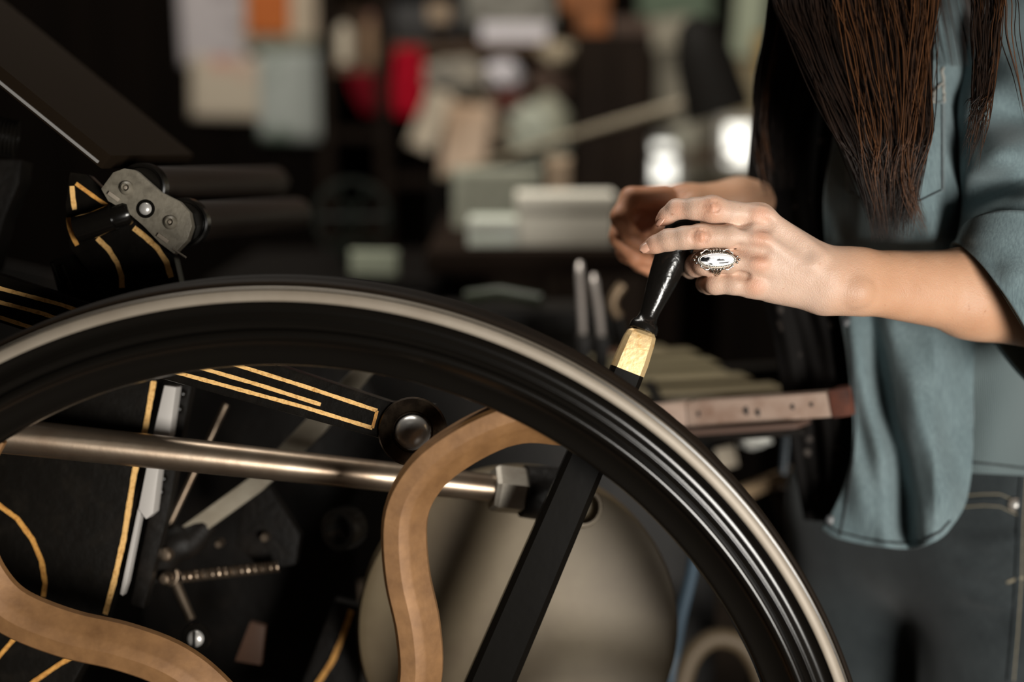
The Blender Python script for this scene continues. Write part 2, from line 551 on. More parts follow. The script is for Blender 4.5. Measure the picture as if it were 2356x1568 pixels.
lathe('rim_web', prof, (WX, WY, WZ), AX, mat('black_wheel_enamel', (0.0045, 0.0038, 0.003), 0.19, spec=.5), fly, 640, closed=True, auto=80)
sp_tab = [(.395, 31.5), (.377, 27.2), (.344, 22.6), (.311, 19.4), (.277, 18.8), (.237, 22.4), (.2037, 28.7), (.170, 35.6), (.14, 40), (.11, 43), (.08, 44.5), (.05, 45)]
def spoke(ang0):
    path = [Vector((math.radians(a), r, 0)) for r, a in sp_tab]
    path = catmull(path, 6)
    verts, faces = [], []
    pts = [Vector((WX + p.y * math.sin(p.x + ang0), 0, WZ + p.y * math.cos(p.x + ang0))) for p in path]
    n = len(pts)
    for i, p in enumerate(pts):
        t = (pts[min(i + 1, n - 1)] - pts[max(i - 1, 0)]).normalized()
        s = Vector((t.z, 0, -t.x))                       # right-hand side going outwards -> flipped below
        if s.dot(Vector((1, 0, 0))) < 0 and False: s = -s
        f = i / (n - 1)
        w = 0.0165 + 0.004 * max(0, 1 - f / 0.12) + 0.006 * max(0, (f - .75) / .25)
        ridge = -0.15 * w
        for (a, b) in ((-w, .024), (-w * .97, .0185), (-w * .30, .0100), (-w * .20, .0088), (w * .2, .0060), (w * .86, .0062), (w, .0095), (w, .024), (w * .8, .030), (-w * .8, .030)):
            q = p - s * a if False else p + s * a
            verts.append((q.x, WY + b + .011, q.z))
    k = 10
    for i in range(n - 1):
        for j in range(k):
            faces.append((i * k + j, i * k + (j + 1) % k, (i + 1) * k + (j + 1) % k, (i + 1) * k + j))
    faces.append(tuple(range(k))); faces.append(tuple((n - 1) * k + j for j in range(k))[::-1])
    o = new_mesh('spoke', verts, faces, M['bronze'], fly, True, 22)
    bm = bmesh.new(); bm.from_mesh(o.data); bmesh.ops.recalc_face_normals(bm, faces=bm.faces[:]); bm.to_mesh(o.data); bm.free()
    o.data.polygons.foreach_set('use_smooth', [True] * len(o.data.polygons)); o.data.set_sharp_from_angle(angle=math.radians(22))
    return o
for k in range(6):
    spoke(math.radians(-60.0 * k - (5.5 if k else 0)))
lathe('hub', [(.02, -.06), (.062, -.06), (.066, -.05), (.066, .0), (.058, .012), (.03, .016), (.022, .02), (.022, .03), (.0, .032)], (WX, WY, WZ), AX, M['black_gloss'], fly, 48)
# --- main shaft behind the wheel
tube('crank_shaft', [(WX, WY + .03, WZ), (WX, 1.72, WZ)], .022, M['shaft_steel'], press, 24)

# --- side frames of the press, black castings
def fp(x, y, d): return P(x, y, d)
SF = 1.165
frame_pts = [(-700, 830), (-300, 780), (0, 835), (250, 850), (360, 870), (330, 1000), (290, 1180), (250, 1380), (225, 1470), (170, 1568), (60, 1800), (20, 2300), (30, 3000), (-900, 3000), (-900, 1400)]
plate('side_frame', [P(x, y, SF) for x, y in frame_pts], FWD * .03, M['black_paint'], press, .002)
base = wbox('base_frame', (WX - .62, 1.2, 0.0), (WX + .52, 1.75, .12), M['black_rough'], press, .01)
wbox('leg_frame', (WX + .12, 1.30, .1), (WX + .42, 1.34, .62), M['black_rough'], press, .01)
wbox('leg_frame', (WX - .58, 1.66, .1), (WX + .42, 1.70, .95), M['black_rough'], press, .01)
wbox('leg_frame', (WX - .58, 1.22, .1), (WX - .25, 1.26, .75), M['black_rough'], press, .01)
# far dark body of the press behind everything
plate('far_side_frame', [P(x, y, 1.62) for x, y in ((-900, 560), (0, 600), (420, 700), (1080, 700), (1330, 820), (1380, 1150), (1420, 1568), (1450, 2300), (-900, 2300))], FWD * .035, M['black_rough'], press, .004)
plate('bed_casting', [P(x, y, 1.42) for x, y in ((380, 840), (820, 820), (900, 1000), (800, 1160), (830, 1568), (830, 1900), (300, 1900), (330, 1380))], FWD * .04, M['black_rough'], press, .004)

# --- long side arm with three gold lines, running from upper left to the bolt
bd = 1.10
def bl(x): return 648 + 0.316 * x         # top edge of the arm in the photograph
arm = plate('side_arm', [P(-260, bl(-260) - 18, bd), P(200, bl(200) - 16, bd), P(900, bl(900) - 8, bd), P(1000, 930, bd), P(1030, 985, bd), P(1010, 1040, bd), P(950, 1065, bd), P(880, 1010, bd), P(375, 872, bd), P(150, 790, bd), P(-260, 660, bd)], FWD * .028, M['black_paint'], press, .0025)
def stripe(pts, w, parent, m='gold', d=None, taper=None):
    pp = [P(x, y, (d if d else bd)) for x, y in pts]
    # resample
    out = []
    for a, b in zip(pp[:-1], pp[1:]):
        n = max(2, int((b - a).length / .004))
        out += [a.lerp(b, i / n) for i in range(n)]
    out.append(pp[-1])
    return ribbon('pinstripe', out, px(w), .0006, M[m], parent)
stripe([(-200, 602), (0, 663), (140, 700), (512, 829), (700, 888), (868, 944)], 9, arm)
stripe([(868, 944), (857, 984)], 7, arm, 'gold_old')
stripe([(857, 984), (700, 936), (376, 848), (100, 762), (-200, 665)], 9, arm)
stripe([(-200, 634), (0, 695), (96, 720), (436, 838), (600, 886), (738, 930)], 9, arm)
# bolt at the end of the arm
c = P(950, 992, bd)
lathe('washer', [(0, .0), (px(78), 0), (px(80), .002), (px(76), .005), (px(48), .006), (px(46), .004), (0, .004)], c, -FWD, mat('oily_brown_washer', (0.10, 0.07, 0.045), 0.35, 0.8, noise=(60, (0.03, 0.02, 0.013), 0.4, 0.6)), arm, 40)
dome = [(px(41) * math.cos(a), .004 + px(34) * math.sin(a)) for a in [i * math.pi / 2 / 8 for i in range(9)]]
lathe('bolt_head', [(px(43), .002), (px(43), .004)] + dome, c, -FWD, M['steel_bright'], arm, 40)

# --- machined edge strip and gold line on the side frame
def at(x, y, d): return P(x, y, d)
sd = SF - .001
stripe([(354, 876), (335, 985), (309, 1090), (285, 1240), (262, 1340), (242, 1412)], 13, press, 'gold', sd)
stripe([(-30, 1140), (0, 1163), (40, 1192), (75, 1240), (96, 1290), (104, 1340), (100, 1372)], 12, press, 'gold_old', sd)
stripe([(60, 1443), (30, 1472), (-20, 1530)], 10, press, 'gold_old', sd)
stripe([(185, 1500), (140, 1525), (80, 1566), (40, 1600)], 11, press, 'gold_old', sd)
d2 = SF - .004
plate('machined_edge', [P(x, y, d2) for x, y in ((378, 886), (405, 890), (390, 1000), (365, 1075), (352, 1180), (336, 1194), (318, 1170), (352, 1000))], FWD * .02, mat('planed_edge_steel', (.50, .47, .44), .45, .1), press, .0008)
plate('gib_strip', [P(x, y, d2 + .003) for x, y in ((318, 1165), (328, 1160), (292, 1340), (282, 1370), (276, 1365))], FWD * .012, bpy.data.materials['planed_edge_steel'], press, .0005)
plate('edge_rail', [P(x, y, SF + .03) for x, y in ((405, 880), (440, 885), (385, 1180), (330, 1400), (300, 1390), (340, 1200))], FWD * .02, M['black_rough'], press, .001)
for (x, y) in ((420, 905), (412, 940), (402, 975), (376, 1100), (370, 1130)):
    lathe('rivet', [(0, .004), (.002, .0035), (.0035, .002), (.004, 0)], P(x, y, SF + .029), -FWD, M['black_gloss'], press, 12)

# --- long round shaft (throw-off rod) with its hexagonal nut
sa, sb = P(-140, 985, 1.085), P(1135, 1122, 1.195)
n = 20
pts = [sa.lerp(sb, i / n) for i in range(n + 1)]
rod = tube('throw_rod', pts, [px(44, 1.08) - 0.0028 * (i / n) for i in range(n + 1)], M['shaft_steel'], press, 32)
tag(rod, 'long browned steel rod with a soft highlight')
x_, y_, z_ = frame_of(sa, sb, FWD)
bm = bmesh.new()
hexr = px(56, 1.195)
ring = []
for (h, s) in ((-.001, .90), (.0025, 1.0), (.024, 1.0), (.027, .9)):
    ring.append([bm.verts.new(sb + z_ * h + hexr * s * (math.cos(math.pi / 3 * k + .2) * x_ + math.sin(math.pi / 3 * k + .2) * y_)) for k in range(6)])
for a, b in zip(ring[:-1], ring[1:]):
    for k in range(6):
        bm.faces.new([a[k], a[(k + 1) % 6], b[(k + 1) % 6], b[k]])
bm.faces.new(ring[0][::-1]); bm.faces.new(ring[-1])
from_bm('hex_nut', bm, mat('pale_nut_steel', (0.40, 0.36, 0.30), 0.45, 0.3, noise=(70, (.3, .26, .21), .4, .7)), press, auto=20)
tube('rod_boss', [sb + z_ * .026, sb + z_ * .07], [.022, .024], M['black_rough'], press, 24)

# --- big plain steel disc behind the lever
dc, dr = P(1192, 1440, 1.255), px(368, 1.255)
disc = lathe('steel_disc', [(0, .012), (dr * .93, .012), (dr * .985, .010), (dr, .006), (dr, -.02), (0, -.02)], dc, (0.05, -1, 0.12), M['steel_dull'], press, 96)
tag(disc, 'large plain grey steel disc')
tube('disc_axle', [dc + Vector((0, .01, 0)), dc + Vector((0, .45, 0))], .03, M['black_rough'], press, 20)
lathe('bearing_ring', [(px(40), -.004), (px(50), -.004), (px(54), .0), (px(54), .012), (px(48), .016), (px(40), .016)], P(1330, 1160, 1.215), (0.3, -1, 0.1), M['steel_dull'], press, 32, closed=True)

# --- throw-off lever: black arm, gold collar, turned handle
LD = 1.118
lev = empty('throw_off_lever', P(1000, 1880, LD + .02)); lev.parent = press; lev.matrix_parent_inverse = press.matrix_world.inverted()
tag(lev, 'black lever with a gold collar and a turned handle')
bpy.context.view_layer.update()
la, lb = P(985, 1900, LD + .022), P(1357, 1035, LD + .004)
lc = P(1437, 868, LD)
def lever_sec(name, sects, m, ref=FWD, ch=0.25):
    """chamfered square bar through (point, half width, half depth)"""
    verts, faces = [], []
    n = len(sects)
    for i, (p, w, t) in enumerate(sects):
        a = sects[max(i - 1, 0)][0]; b = sects[min(i + 1, n - 1)][0]
        x, y, z = frame_of(a, b, ref)
        c = ch * w
        for (u, v) in ((-w + c, -t), (w - c, -t), (w, -t + c), (w, t - c), (w - c, t), (-w + c, t), (-w, t - c), (-w, -t + c)):
            verts.append(p + x * u + y * v)
    for i in range(n - 1):
        for j in range(8):
            faces.append((i * 8 + j, i * 8 + (j + 1) % 8, (i + 1) * 8 + (j + 1) % 8, (i + 1) * 8 + j))
    faces.append(tuple(range(8))[::-1]); faces.append(tuple((n - 1) * 8 + j for j in range(8)))
    o = new_mesh(name, verts, faces, m, lev, True, 22)
    bm = bmesh.new(); bm.from_mesh(o.data); bmesh.ops.recalc_face_normals(bm, faces=bm.faces[:]); bm.to_mesh(o.data); bm.free()
    o.data.polygons.foreach_set('use_smooth', [True] * len(o.data.polygons)); o.data.set_sharp_from_angle(angle=math.radians(22))
    return o
lever_sec('lever_arm', [(la, px(60), px(40)), (P(1200, 1400, LD + .01), px(54), px(38)), (lb, px(48), px(36)), (lc, px(39), px(34)), (P(1443, 852, LD), px(39), px(34))], M['black_gloss'])
collar = lever_sec('lever_collar', [(P(1443, 853, LD), px(39.5), px(35)), (P(1452, 830, LD), px(39.5), px(35)), (P(1470, 783, LD), px(36), px(33)), (P(1476, 768, LD), px(33), px(30)), (P(1478, 760, LD), px(26), px(24))], M['gold_leaf'], ch=0.28)
tag(collar, 'gold-painted square collar')
# turned wooden handle: profile along the axis
ha, hb = P(1478, 762, LD), P(1583, 497, LD + .006)
ax = hb - ha; L = ax.length
hp = [(0, 0), (30, .0), (34, .01), (34, .05), (30, .075), (25, .09), (22, .13), (23.5, .2), (29, .32), (35, .46), (39, .6), (41, .74), (41, .86), (38, .95), (30, 1.0), (14, 1.02), (0, 1.022)]
lathe('lever_handle', [(px(r, LD), t * L) for r, t in hp], ha, ax, mat('black_lacquered_wood', (0.008, 0.007, 0.006), 0.22, noise=(90, (0.05, 0.045, 0.04), 0.66, 0.75), bump=(45, 0.7, 0.003)), lev, 40)

# --- steel links, rods and spring seen through the wheel
ld = 1.24
link = plate('link_bar', [P(x, y, ld) for x, y in ((402, 1222), (575, 1098), (700, 968), (822, 838), (862, 850), (740, 1000), (600, 1130), (440, 1245))], FWD * .016, M['link_steel'], press, .0012)
tube('draw_rod', [P(385, 1215, 1.25), P(520, 930, 1.25)], .0032, M['shaft_steel'], press, 10)
tube('stay_rod', [P(400, 1330, 1.24), P(440, 1425, 1.235)], .0045, M['shaft_steel'], press, 10)
# knuckle casting at the spring's left end
tube('knuckle', catmull([P(350, 1330, 1.24), P(395, 1260, 1.24), P(440, 1240, 1.245), P(480, 1200, 1.25)], 5), [.009, .010, .012, .013, .014, .015, .016, .016, .016, .015, .014, .013, .012, .011, .01, .009], M['black_rough'], press, 14)
for (x, y, r) in ((380, 1330, 16), (345, 1330, 9), (383, 1275, 18)):
    lathe('pin_head', [(0, .006), (px(r * .7), .005), (px(r), .002), (px(r), -.01)], P(x, y, 1.222), -FWD, M['shaft_steel'], press, 16)
# coil spring
s0, s1 = P(418, 1326, 1.235), P(640, 1302, 1.245)
xx, yy, zz = frame_of(s0, s1, FWD)
turns, N = 30, 30 * 10
sp = []
for i in range(N + 1):
    t = i / N; a = 2 * math.pi * turns * t
    sp.append(s0.lerp(s1, t) + px(13) * (math.cos(a) * xx + math.sin(a) * yy))
tube('coil_spring', sp, .0011, M['shaft_steel'], press, 5)
tube('spring_hook', catmull([P(372, 1330, 1.24), P(392, 1345, 1.235), P(408, 1330, 1.235), P(405, 1310, 1.235), P(420, 1326, 1.235)], 6), .0012, M['shaft_steel'], press, 8)
# bracket with small bolts
plate('rocker_bracket', [P(x, y, 1.26) for x, y in ((560, 1150), (620, 1120), (690, 1230), (680, 1300), (600, 1310), (540, 1250))], FWD * .02, M['black_rough'], press, .003)
for (x, y, r) in ((610, 1235, 13), (505, 1250, 11)):
    lathe('bracket_bolt', [(0, .006), (px(r * .8), .006), (px(r), .004), (px(r), -.01)], P(x, y, 1.255), -FWD, M['shaft_steel'], press, 6)
# slotted screw with washer
sc_ = P(452, 1466, 1.19)
lathe('screw_washer', [(0, .0), (px(36), 0), (px(38), .002), (px(36), .004), (px(22), .004), (0, .004)], sc_, -FWD, M['black_gloss'], press, 28)
scr = lathe('slotted_screw', [(px(21) * math.cos(a), .004 + px(12) * math.sin(a)) for a in [i * math.pi / 2 / 6 for i in range(7)]], sc_, -FWD, M['steel_bright'], press, 28)
box('screw_slot', sc_ - FWD * (.004 + px(11)), RIGHT * px(2.6), FWD * .0012, UP * px(20), M['black_rough'], scr)
# worn bronze gusset and the painted rod at the bottom
plate('gusset', [P(x, y, 1.27) for x, y in ((575, 1430), (610, 1440), (600, 1530), (540, 1520))], FWD * .01, mat('worn_red_brown_paint', (0.07, 0.03, 0.014), 0.6), press, .001)
stripe([(808, 1405), (790, 1460), (765, 1520), (735, 1566), (700, 1620)], 14, press, 'gold_old', 1.30)
plate('rear_rib', [P(x, y, 1.302) for x, y in ((770, 1380), (850, 1400), (840, 1500), (800, 1700), (640, 1700), (700, 1560))], FWD * .02, M['black_rough'], press, .001)
# milled wheel half in the dark
lathe('milled_collar', [(px(40), 0), (px(52), 0), (px(56), .004), (px(56), .02), (px(40), .02)], P(810, 1210, 1.27), (-.5, -.8, 0.1), M['black_gloss'], press, 40, closed=True)

# --- ink disc, roller bracket with three bolts and two rollers (upper left)
ie = (RIGHT * .777 - UP * .63).normalized(); im = (RIGHT * .63 + UP * .777).normalized()
inkn = (im * .985 - FWD * .17).normalized(); iw = ie.cross(inkn).normalized()
if iw.dot(FWD) > 0: iw = -iw                      # towards the camera
ic = P(330, 372, 1.19) - ie * .30 - iw * .02
ink = box('ink_table', ic, ie * .30, iw * .10, inkn * .007, M['ink_disk'], press, .003)
box('ink_edge_glint', ic + iw * .1005 - inkn * .0035, ie * .295, iw * .0012, inkn * .0012, mat('edge_glint_paint', (.26, .25, .24), .4, .2), ink, .0006)  # pale strip paints the highlight along the table's near edge
rk = empty('roller_carriage', P(340, 480, 1.12)); rk.parent = press; rk.matrix_parent_inverse = press.matrix_world.inverted()
tag(rk, 'olive-grey roller bracket with three bolts')
bpy.context.view_layer.update()
RDp = 1.12
hx = [(232, 434), (260, 396), (285, 387), (312, 391), (368, 440), (412, 462), (436, 488), (442, 520), (431, 552), (400, 584), (368, 560), (330, 520), (290, 486), (248, 462)]
plate('bracket_plate', [P(x, y, RDp) for x, y in hx], FWD * .012, M['olive_metal'], rk, .0012)
for (x, y, r) in ((291, 432, 17), (392, 511, 17)):
    lathe('bush', [(px(6), .0005), (px(6), .003), (px(9), .0045), (px(r * .8), .003), (px(r), .0005), (px(r), 0)], P(x, y, RDp), -FWD, M['olive_metal'], rk, 28)
    lathe('bush_pin', [(0, .0035), (px(4), .003), (px(6), .001), (px(6), 0)], P(x, y, RDp), -FWD, M['steel'], rk, 16)
lathe('bracket_bolt', [(px(15) * math.cos(a), .001 + px(10) * math.sin(a)) for a in [i * math.pi / 2 / 6 for i in range(7)]], P(335, 480, RDp), -FWD, M['steel_bright'], rk, 24)
lathe('bolt_recess', [(px(15), .0003), (px(22), .0003), (px(22), -.001), (px(15), -.001)], P(335, 480, RDp), -FWD, M['black_gloss'], rk, 24, closed=True)
tube('cotter_pin', [P(398, 572, RDp), P(428, 592, RDp - .005)], .0008, M['steel'], rk, 6)
for (x, y) in ((262, 452), (375, 548)):
    box('spring_clip', P(x, y, RDp - .001), Vector((.004, 0, -.003)), FWD * .001, Vector((.001, 0, .0012)), M['steel'], rk, .0003)
for (cx, cy, r, ex, ey, ed) in ((325, 430, 56, 640, 418, 1.62), (420, 512, 58, 690, 490, 1.62)):
    a, b = P(cx, cy, RDp + .014), P(ex, ey, ed)
    dv = (b - a).normalized()
    R_ = px(r, RDp)
    ro = empty('ink_roller', a); ro.parent = press; ro.matrix_parent_inverse = press.matrix_world.inverted(); bpy.context.view_layer.update()
    lathe('roller_wheel', [(0, .0), (R_ * .80, .0), (R_ * .82, .003), (R_ * .90, .003), (R_ * .92, .0), (R_, .001), (R_, .012), (R_ * .9, .014), (0, .014)], a, dv, M['black_gloss'], ro, 40)
    lathe('roller_body', [(0, .016), (R_ * .86, .016), (R_ * .86, (b - a).length - .02), (0, (b - a).length - .02)], a, dv, M['roller'], ro, 40)
    lathe('roller_core', [(0, (b - a).length - .022), (.008, (b - a).length - .022), (.008, (b - a).length + .02), (0, (b - a).length + .02)], a, dv, M['steel'], ro, 16)
# black casting below the bracket with gold curves
cd = 1.135
cast = plate('roller_arm_casting', [P(x, y, cd) for x, y in ((160, 395), (200, 400), (240, 440), (300, 480), (360, 545), (400, 590), (416, 660), (410, 740), (230, 760), (215, 640), (160, 570), (150, 470))], FWD * .02, M['black_paint'], press, .002)
stripe([(166, 428), (168, 455), (172, 482)], 11, cast, 'gold', cd)
stripe([(175, 422), (200, 440), (225, 458), (252, 476)], 9, cast, 'gold_old', cd)
stripe([(158, 500), (160, 520), (168, 545), (178, 564)], 11, cast, 'gold_old', cd)
stripe([(224, 548), (250, 573), (270, 605), (280, 635), (281, 662)], 12, cast, 'gold', cd)
stripe([(308, 524), (335, 545), (362, 570), (383, 602), (394, 638)], 13, cast, 'gold', cd)
tube('saddle_pin', [P(178, 528, cd - .012), P(262, 500, cd - .014)], [.0105, .0105], M['black_gloss'], cast, 20)
lathe('saddle_nut', [(0, .014), (.008, .014), (.0095, .011), (.0095, 0), (0, 0)], P(262, 500, cd - .01), (P(300, 488, cd) - P(262, 500, cd)), M['black_gloss'], cast, 16)
# side hook with bright edges
plate('hook_casting', [P(x, y, 1.15) for x, y in ((112, 600), (150, 585), (210, 580), (240, 640), (250, 700), (140, 700))], FWD * .02, M['black_gloss'], press, .003)
for (a, b) in (((120, 606), (138, 655)), ((143, 610), (166, 665)), ((212, 580), (236, 664))):
    tube('hook_rib', [P(a[0], a[1], 1.147), P(b[0], b[1], 1.147)], .0022, M['black_gloss'], press, 8)
# threaded knob at the far left edge
for k in range(7):
    lathe('thread_ring', [(.012, 0), (.016, 0), (.016, .002), (.012, .002)], P(-20 + k * 9, 308 + k * 2, 1.2), Vector((1, 0.2, -.2)), M['black_gloss'], press, 24, closed=True)
plate('fountain_side', [P(x, y, 1.22) for x, y in ((-200, 365), (50, 366), (44, 420), (10, 500), (-20, 620), (-200, 640))], FWD * .03, M['black_rough'], press, .003)
# ------------------------------------------------------------------ the woman at the press
person = empty('person', (0.44, 1.38, 0.0), 'person in open denim shirt, dark scarf and jeans, one hand on the lever', 'person')

def skin_material():
    m = bpy.data.materials.new('skin'); m.use_nodes = True
    nt = m.node_tree; b = nt.nodes['Principled BSDF']
    tc = nt.nodes.new('ShaderNodeTexCoord')
    n1 = nt.nodes.new('ShaderNodeTexNoise'); n1.inputs['Scale'].default_value = 28; n1.inputs['Detail'].default_value = 5
    r1 = nt.nodes.new('ShaderNodeValToRGB')
    r1.color_ramp.elements[0].position = .35; r1.color_ramp.elements[0].color = (.60, .40, .295, 1)
    r1.color_ramp.elements[1].position = .68; r1.color_ramp.elements[1].color = (.67, .475, .37, 1)
    n2 = nt.nodes.new('ShaderNodeTexNoise'); n2.inputs['Scale'].default_value = 170; n2.inputs['Detail'].default_value = 2
    r2 = nt.nodes.new('ShaderNodeValToRGB')                       # freckles
    r2.color_ramp.elements[0].position = .70; r2.color_ramp.elements[0].color = (1, 1, 1, 1)
    r2.color_ramp.elements[1].position = .78; r2.color_ramp.elements[1].color = (.72, .58, .5, 1)
    mx = nt.nodes.new('ShaderNodeMix'); mx.data_type = 'RGBA'; mx.blend_type = 'MULTIPLY'; mx.inputs[0].default_value = .7
    at_ = nt.nodes.new('ShaderNodeAttribute'); at_.attribute_name = 'flush'
    mr = nt.nodes.new('ShaderNodeMix'); mr.data_type = 'RGBA'; mr.blend_type = 'MULTIPLY'
    mr.inputs[7].default_value = (1.0, .76, .66, 1)
    L = nt.links.new
    L(tc.outputs['Object'], n1.inputs['Vector']); L(tc.outputs['Object'], n2.inputs['Vector'])
    L(n1.outputs['Fac'], r1.inputs['Fac']); L(n2.outputs['Fac'], r2.inputs['Fac'])
    L(r1.outputs['Color'], mx.inputs[6]); L(r2.outputs['Color'], mx.inputs[7])
    L(mx.outputs[2], mr.inputs[6]); L(at_.outputs['Fac'], mr.inputs[0])
    an = nt.nodes.new('ShaderNodeAttribute'); an.attribute_name = 'tan'
    mt = nt.nodes.new('ShaderNodeMix'); mt.data_type = 'RGBA'; mt.blend_type = 'MULTIPLY'; mt.inputs[7].default_value = (.86, .70, .56, 1)
    L(mr.outputs[2], mt.inputs[6]); L(an.outputs['Fac'], mt.inputs[0]); L(mt.outputs[2], b.inputs['Base Color'])
    b.inputs['Roughness'].default_value = .48
    b.inputs['Specular IOR Level'].default_value = .35
    b.inputs['Subsurface Weight'].default_value = .22
    b.inputs['Subsurface Radius'].default_value = (1.0, .38, .2)
    b.inputs['Subsurface Scale'].default_value = .004
    v = nt.nodes.new('ShaderNodeTexVoronoi'); v.inputs['Scale'].default_value = 900
    n3 = nt.nodes.new('ShaderNodeTexNoise'); n3.inputs['Scale'].default_value = 120; n3.inputs['Detail'].default_value = 6
    ad = nt.nodes.new('ShaderNodeMath'); ad.operation = 'MULTIPLY_ADD'; ad.inputs[1].default_value = .35
    bp = nt.nodes.new('ShaderNodeBump'); bp.inputs['Strength'].default_value = .45; bp.inputs['Distance'].default_value = .001
    L(tc.outputs['Object'], v.inputs['Vector']); L(tc.outputs['Object'], n3.inputs['Vector'])
    L(v.outputs['Distance'], ad.inputs[0]); L(n3.outputs['Fac'], ad.inputs[2])
    L(ad.outputs[0], bp.inputs['Height']); L(bp.outputs['Normal'], b.inputs['Normal'])
    return m
M['skin'] = skin_material()
M['nail'] = mat('fingernail', (.62, .34, .24), .28, spec=.5, sss=.1)

HD = 1.100
def q(x, y, mm=0.0, base=HD):
    """photograph pixel plus depth offset in millimetres"""
    return np.array(P(x, y, base + mm * .001))
def rp(n): return n / F * HD

# --- near (left) hand and forearm
lo = np.minimum.reduce([q(1440, 800, -45), q(1440, 800, 75), q(2460, 400, -45), q(2460, 400, 75)])
hi = np.maximum.reduce([q(1440, 800, -45), q(1440, 800, 75), q(2460, 400, -45), q(2460, 400, 75)])
lo = np.array([q(1440, 600)[0], q(1600, 600, -32)[1] - .012, q(1800, 850, 30)[2]])
hi = np.array([q(2440, 600)[0] + .005, q(1600, 600, 124)[1] + .012, q(1700, 425, -10)[2]])
hand = Field(lo, hi, .00092)
palm = hand
# metacarpals and back of the hand
mc = {'i': ((1742, 500, 3), (1905, 612, 8)), 'm': ((1742, 547, -4), (1908, 632, 4)), 'r': ((1738, 604, -3), (1908, 652, 5)), 'p': ((1728, 655, 4), (1905, 676, 10))}
for k_, (a, b) in mc.items():
    r0 = {'i': 30, 'm': 31, 'r': 30, 'p': 28}[k_]
    palm.cone(q(*a), q(*b), rp(r0), rp(37), .011)
palm.cone(q(1790, 590, 14), q(1900, 640, 16), rp(42), rp(40), .012)       # palm body
palm.cone(q(1780, 650, 14), q(1890, 672, 15), rp(40), rp(40), .012)       # heel, little-finger side
palm.cone(q(1770, 520, 22), q(1890, 600, 22), rp(32), rp(34), .012)       # thumb root behind
for (x, y, mm, r) in ((1716, 522, 6, 15), (1712, 573, 4, 14), (1704, 630, 6, 13)):                 # webs between the fingers
    palm.cone(q(x, y, mm), q(x + 45, y + 4, mm), rp(r), rp(r + 4), .008)
# wrist and forearm
palm.cone(q(1900, 622, 10), q(1975, 622, 14), rp(43), rp(44), .012)
palm.cone(q(1900, 675, 10), q(1975, 672, 14), rp(41), rp(44), .012)
palm.cone(q(1965, 622, 14), q(2250, 648, 60), rp(46), rp(79), .014)
palm.cone(q(1965, 672, 14), q(2250, 700, 60), rp(46), rp(75), .014)
palm.cone(q(2230, 655, 58), q(2420, 700, 84), rp(80), rp(92), .014)
palm.cone(q(2230, 700, 58), q(2420, 720, 84), rp(80), rp(92), .014)
palm.ellipsoid(q(1972, 672, -2), (.011, .006, .010), .006)                # ulna head
fing = hand.copy_empty()
def finger(joints, k=.0035):
    f = hand.copy_empty()
    for (a, b) in zip(joints[:-1], joints[1:]):
        f.cone(q(*a[:3]), q(*b[:3]), rp(a[3]), rp(b[3]), k)
    return f
F_i = finger([(1752, 497, 3, 30), (1690, 492, -2, 27), (1638, 481, -4, 31), (1600, 480, -2, 25), (1556, 481, 4, 23), (1534, 497, 8, 19), (1521, 507, 10, 13.5)])
F_m = finger([(1748, 545, -6, 31), (1680, 544, -8, 26.5), (1612, 544, -9, 28.5), (1575, 547, -7, 25.5), (1537, 552, -3, 24.5), (1508, 562, 1, 20), (1489, 569, 4, 14.5)])
F_r = finger([(1742, 602, -4, 30), (1680, 602, -3, 26), (1622, 604, 2, 28), (1602, 610, 14, 26), (1590, 616, 28, 24), (1592, 616, 44, 22), (1606, 614, 56, 19)])
F_p = finger([(1735, 656, 3, 28), (1690, 654, 2, 23), (1646, 652, 6, 24.5), (1632, 654, 18, 22), (1622, 652, 32, 20), (1628, 646, 46, 18)])
F_t = finger([(1800, 560, 34, 34), (1720, 545, 46, 30), (1640, 552, 52, 26), (1585, 560, 50, 22)])
fing = F_i
fing.merge(F_m, .0012); fing.merge(F_r, .0012); fing.merge(F_p, .0012); fing.merge(F_t, .002)
hand.merge(fing, .0055)
del F_i, F_m, F_r, F_p, F_t, fing
# knuckles, tendons, veins
for (x, y, mm, r) in ((1748, 492, -7, 17), (1752, 545, -14, 17), (1748, 604, -12, 14), (1738, 656, -4, 13)):
    hand.ellipsoid(q(x, y, mm), (rp(r) * 1.2, rp(r) * .55, rp(r)), .005)
def line(pts, r0, k, op):
    for a, b in zip(pts[:-1], pts[1:]):
        hand.cone(a, b, r0, r0, k, op)
from math import sin, cos
def surf_line(pts, r, k, op, rise):
    """pts in pixels with a rough depth; snap to the field's near surface and push by rise"""
    out = []
    for (x, y) in pts:
        # march along the camera ray until the field is entered
        d = HD - .06
        hit = None
        while d < HD + .09:
            p = np.array(P(x, y, d)); i = np.round((p - hand.lo) / hand.h).astype(int)
            if np.all(i >= 0) and np.all(i < hand.n) and hand.v[tuple(i)] < 0:
                hit = p; break
            d += hand.h * .5
        if hit is not None:
            out.append(hit - np.array(FWD) * rise)
    if len(out) > 1:
        cp = [np.array(c_) for c_ in catmull([Vector(o_) for o_ in out], 6)]
        f = hand.copy_empty()
        for a_, b_ in zip(cp[:-1], cp[1:]):
            f.cone(a_, b_, r, r, 1e-4)
        w_ = hand._win(np.min(cp, 0), np.max(cp, 0), r + k + .004)
        if w_ is not None:
            hand._comb(w_[0], f.v[w_[0]], k, op)
surf_line([(1775, 500), (1815, 530), (1855, 562), (1890, 588)], .0024, .010, 'u', -.0022)      # index tendon
surf_line([(1772, 548), (1820, 578), (1870, 608)], .0022, .010, 'u', -.0022)
surf_line([(1770, 528), (1810, 553), (1850, 580)], .0032, .011, 's', .0036)                    # valley between tendons
surf_line([(1706, 516), (1735, 522), (1765, 518)], .0022, .008, 's', .0018)
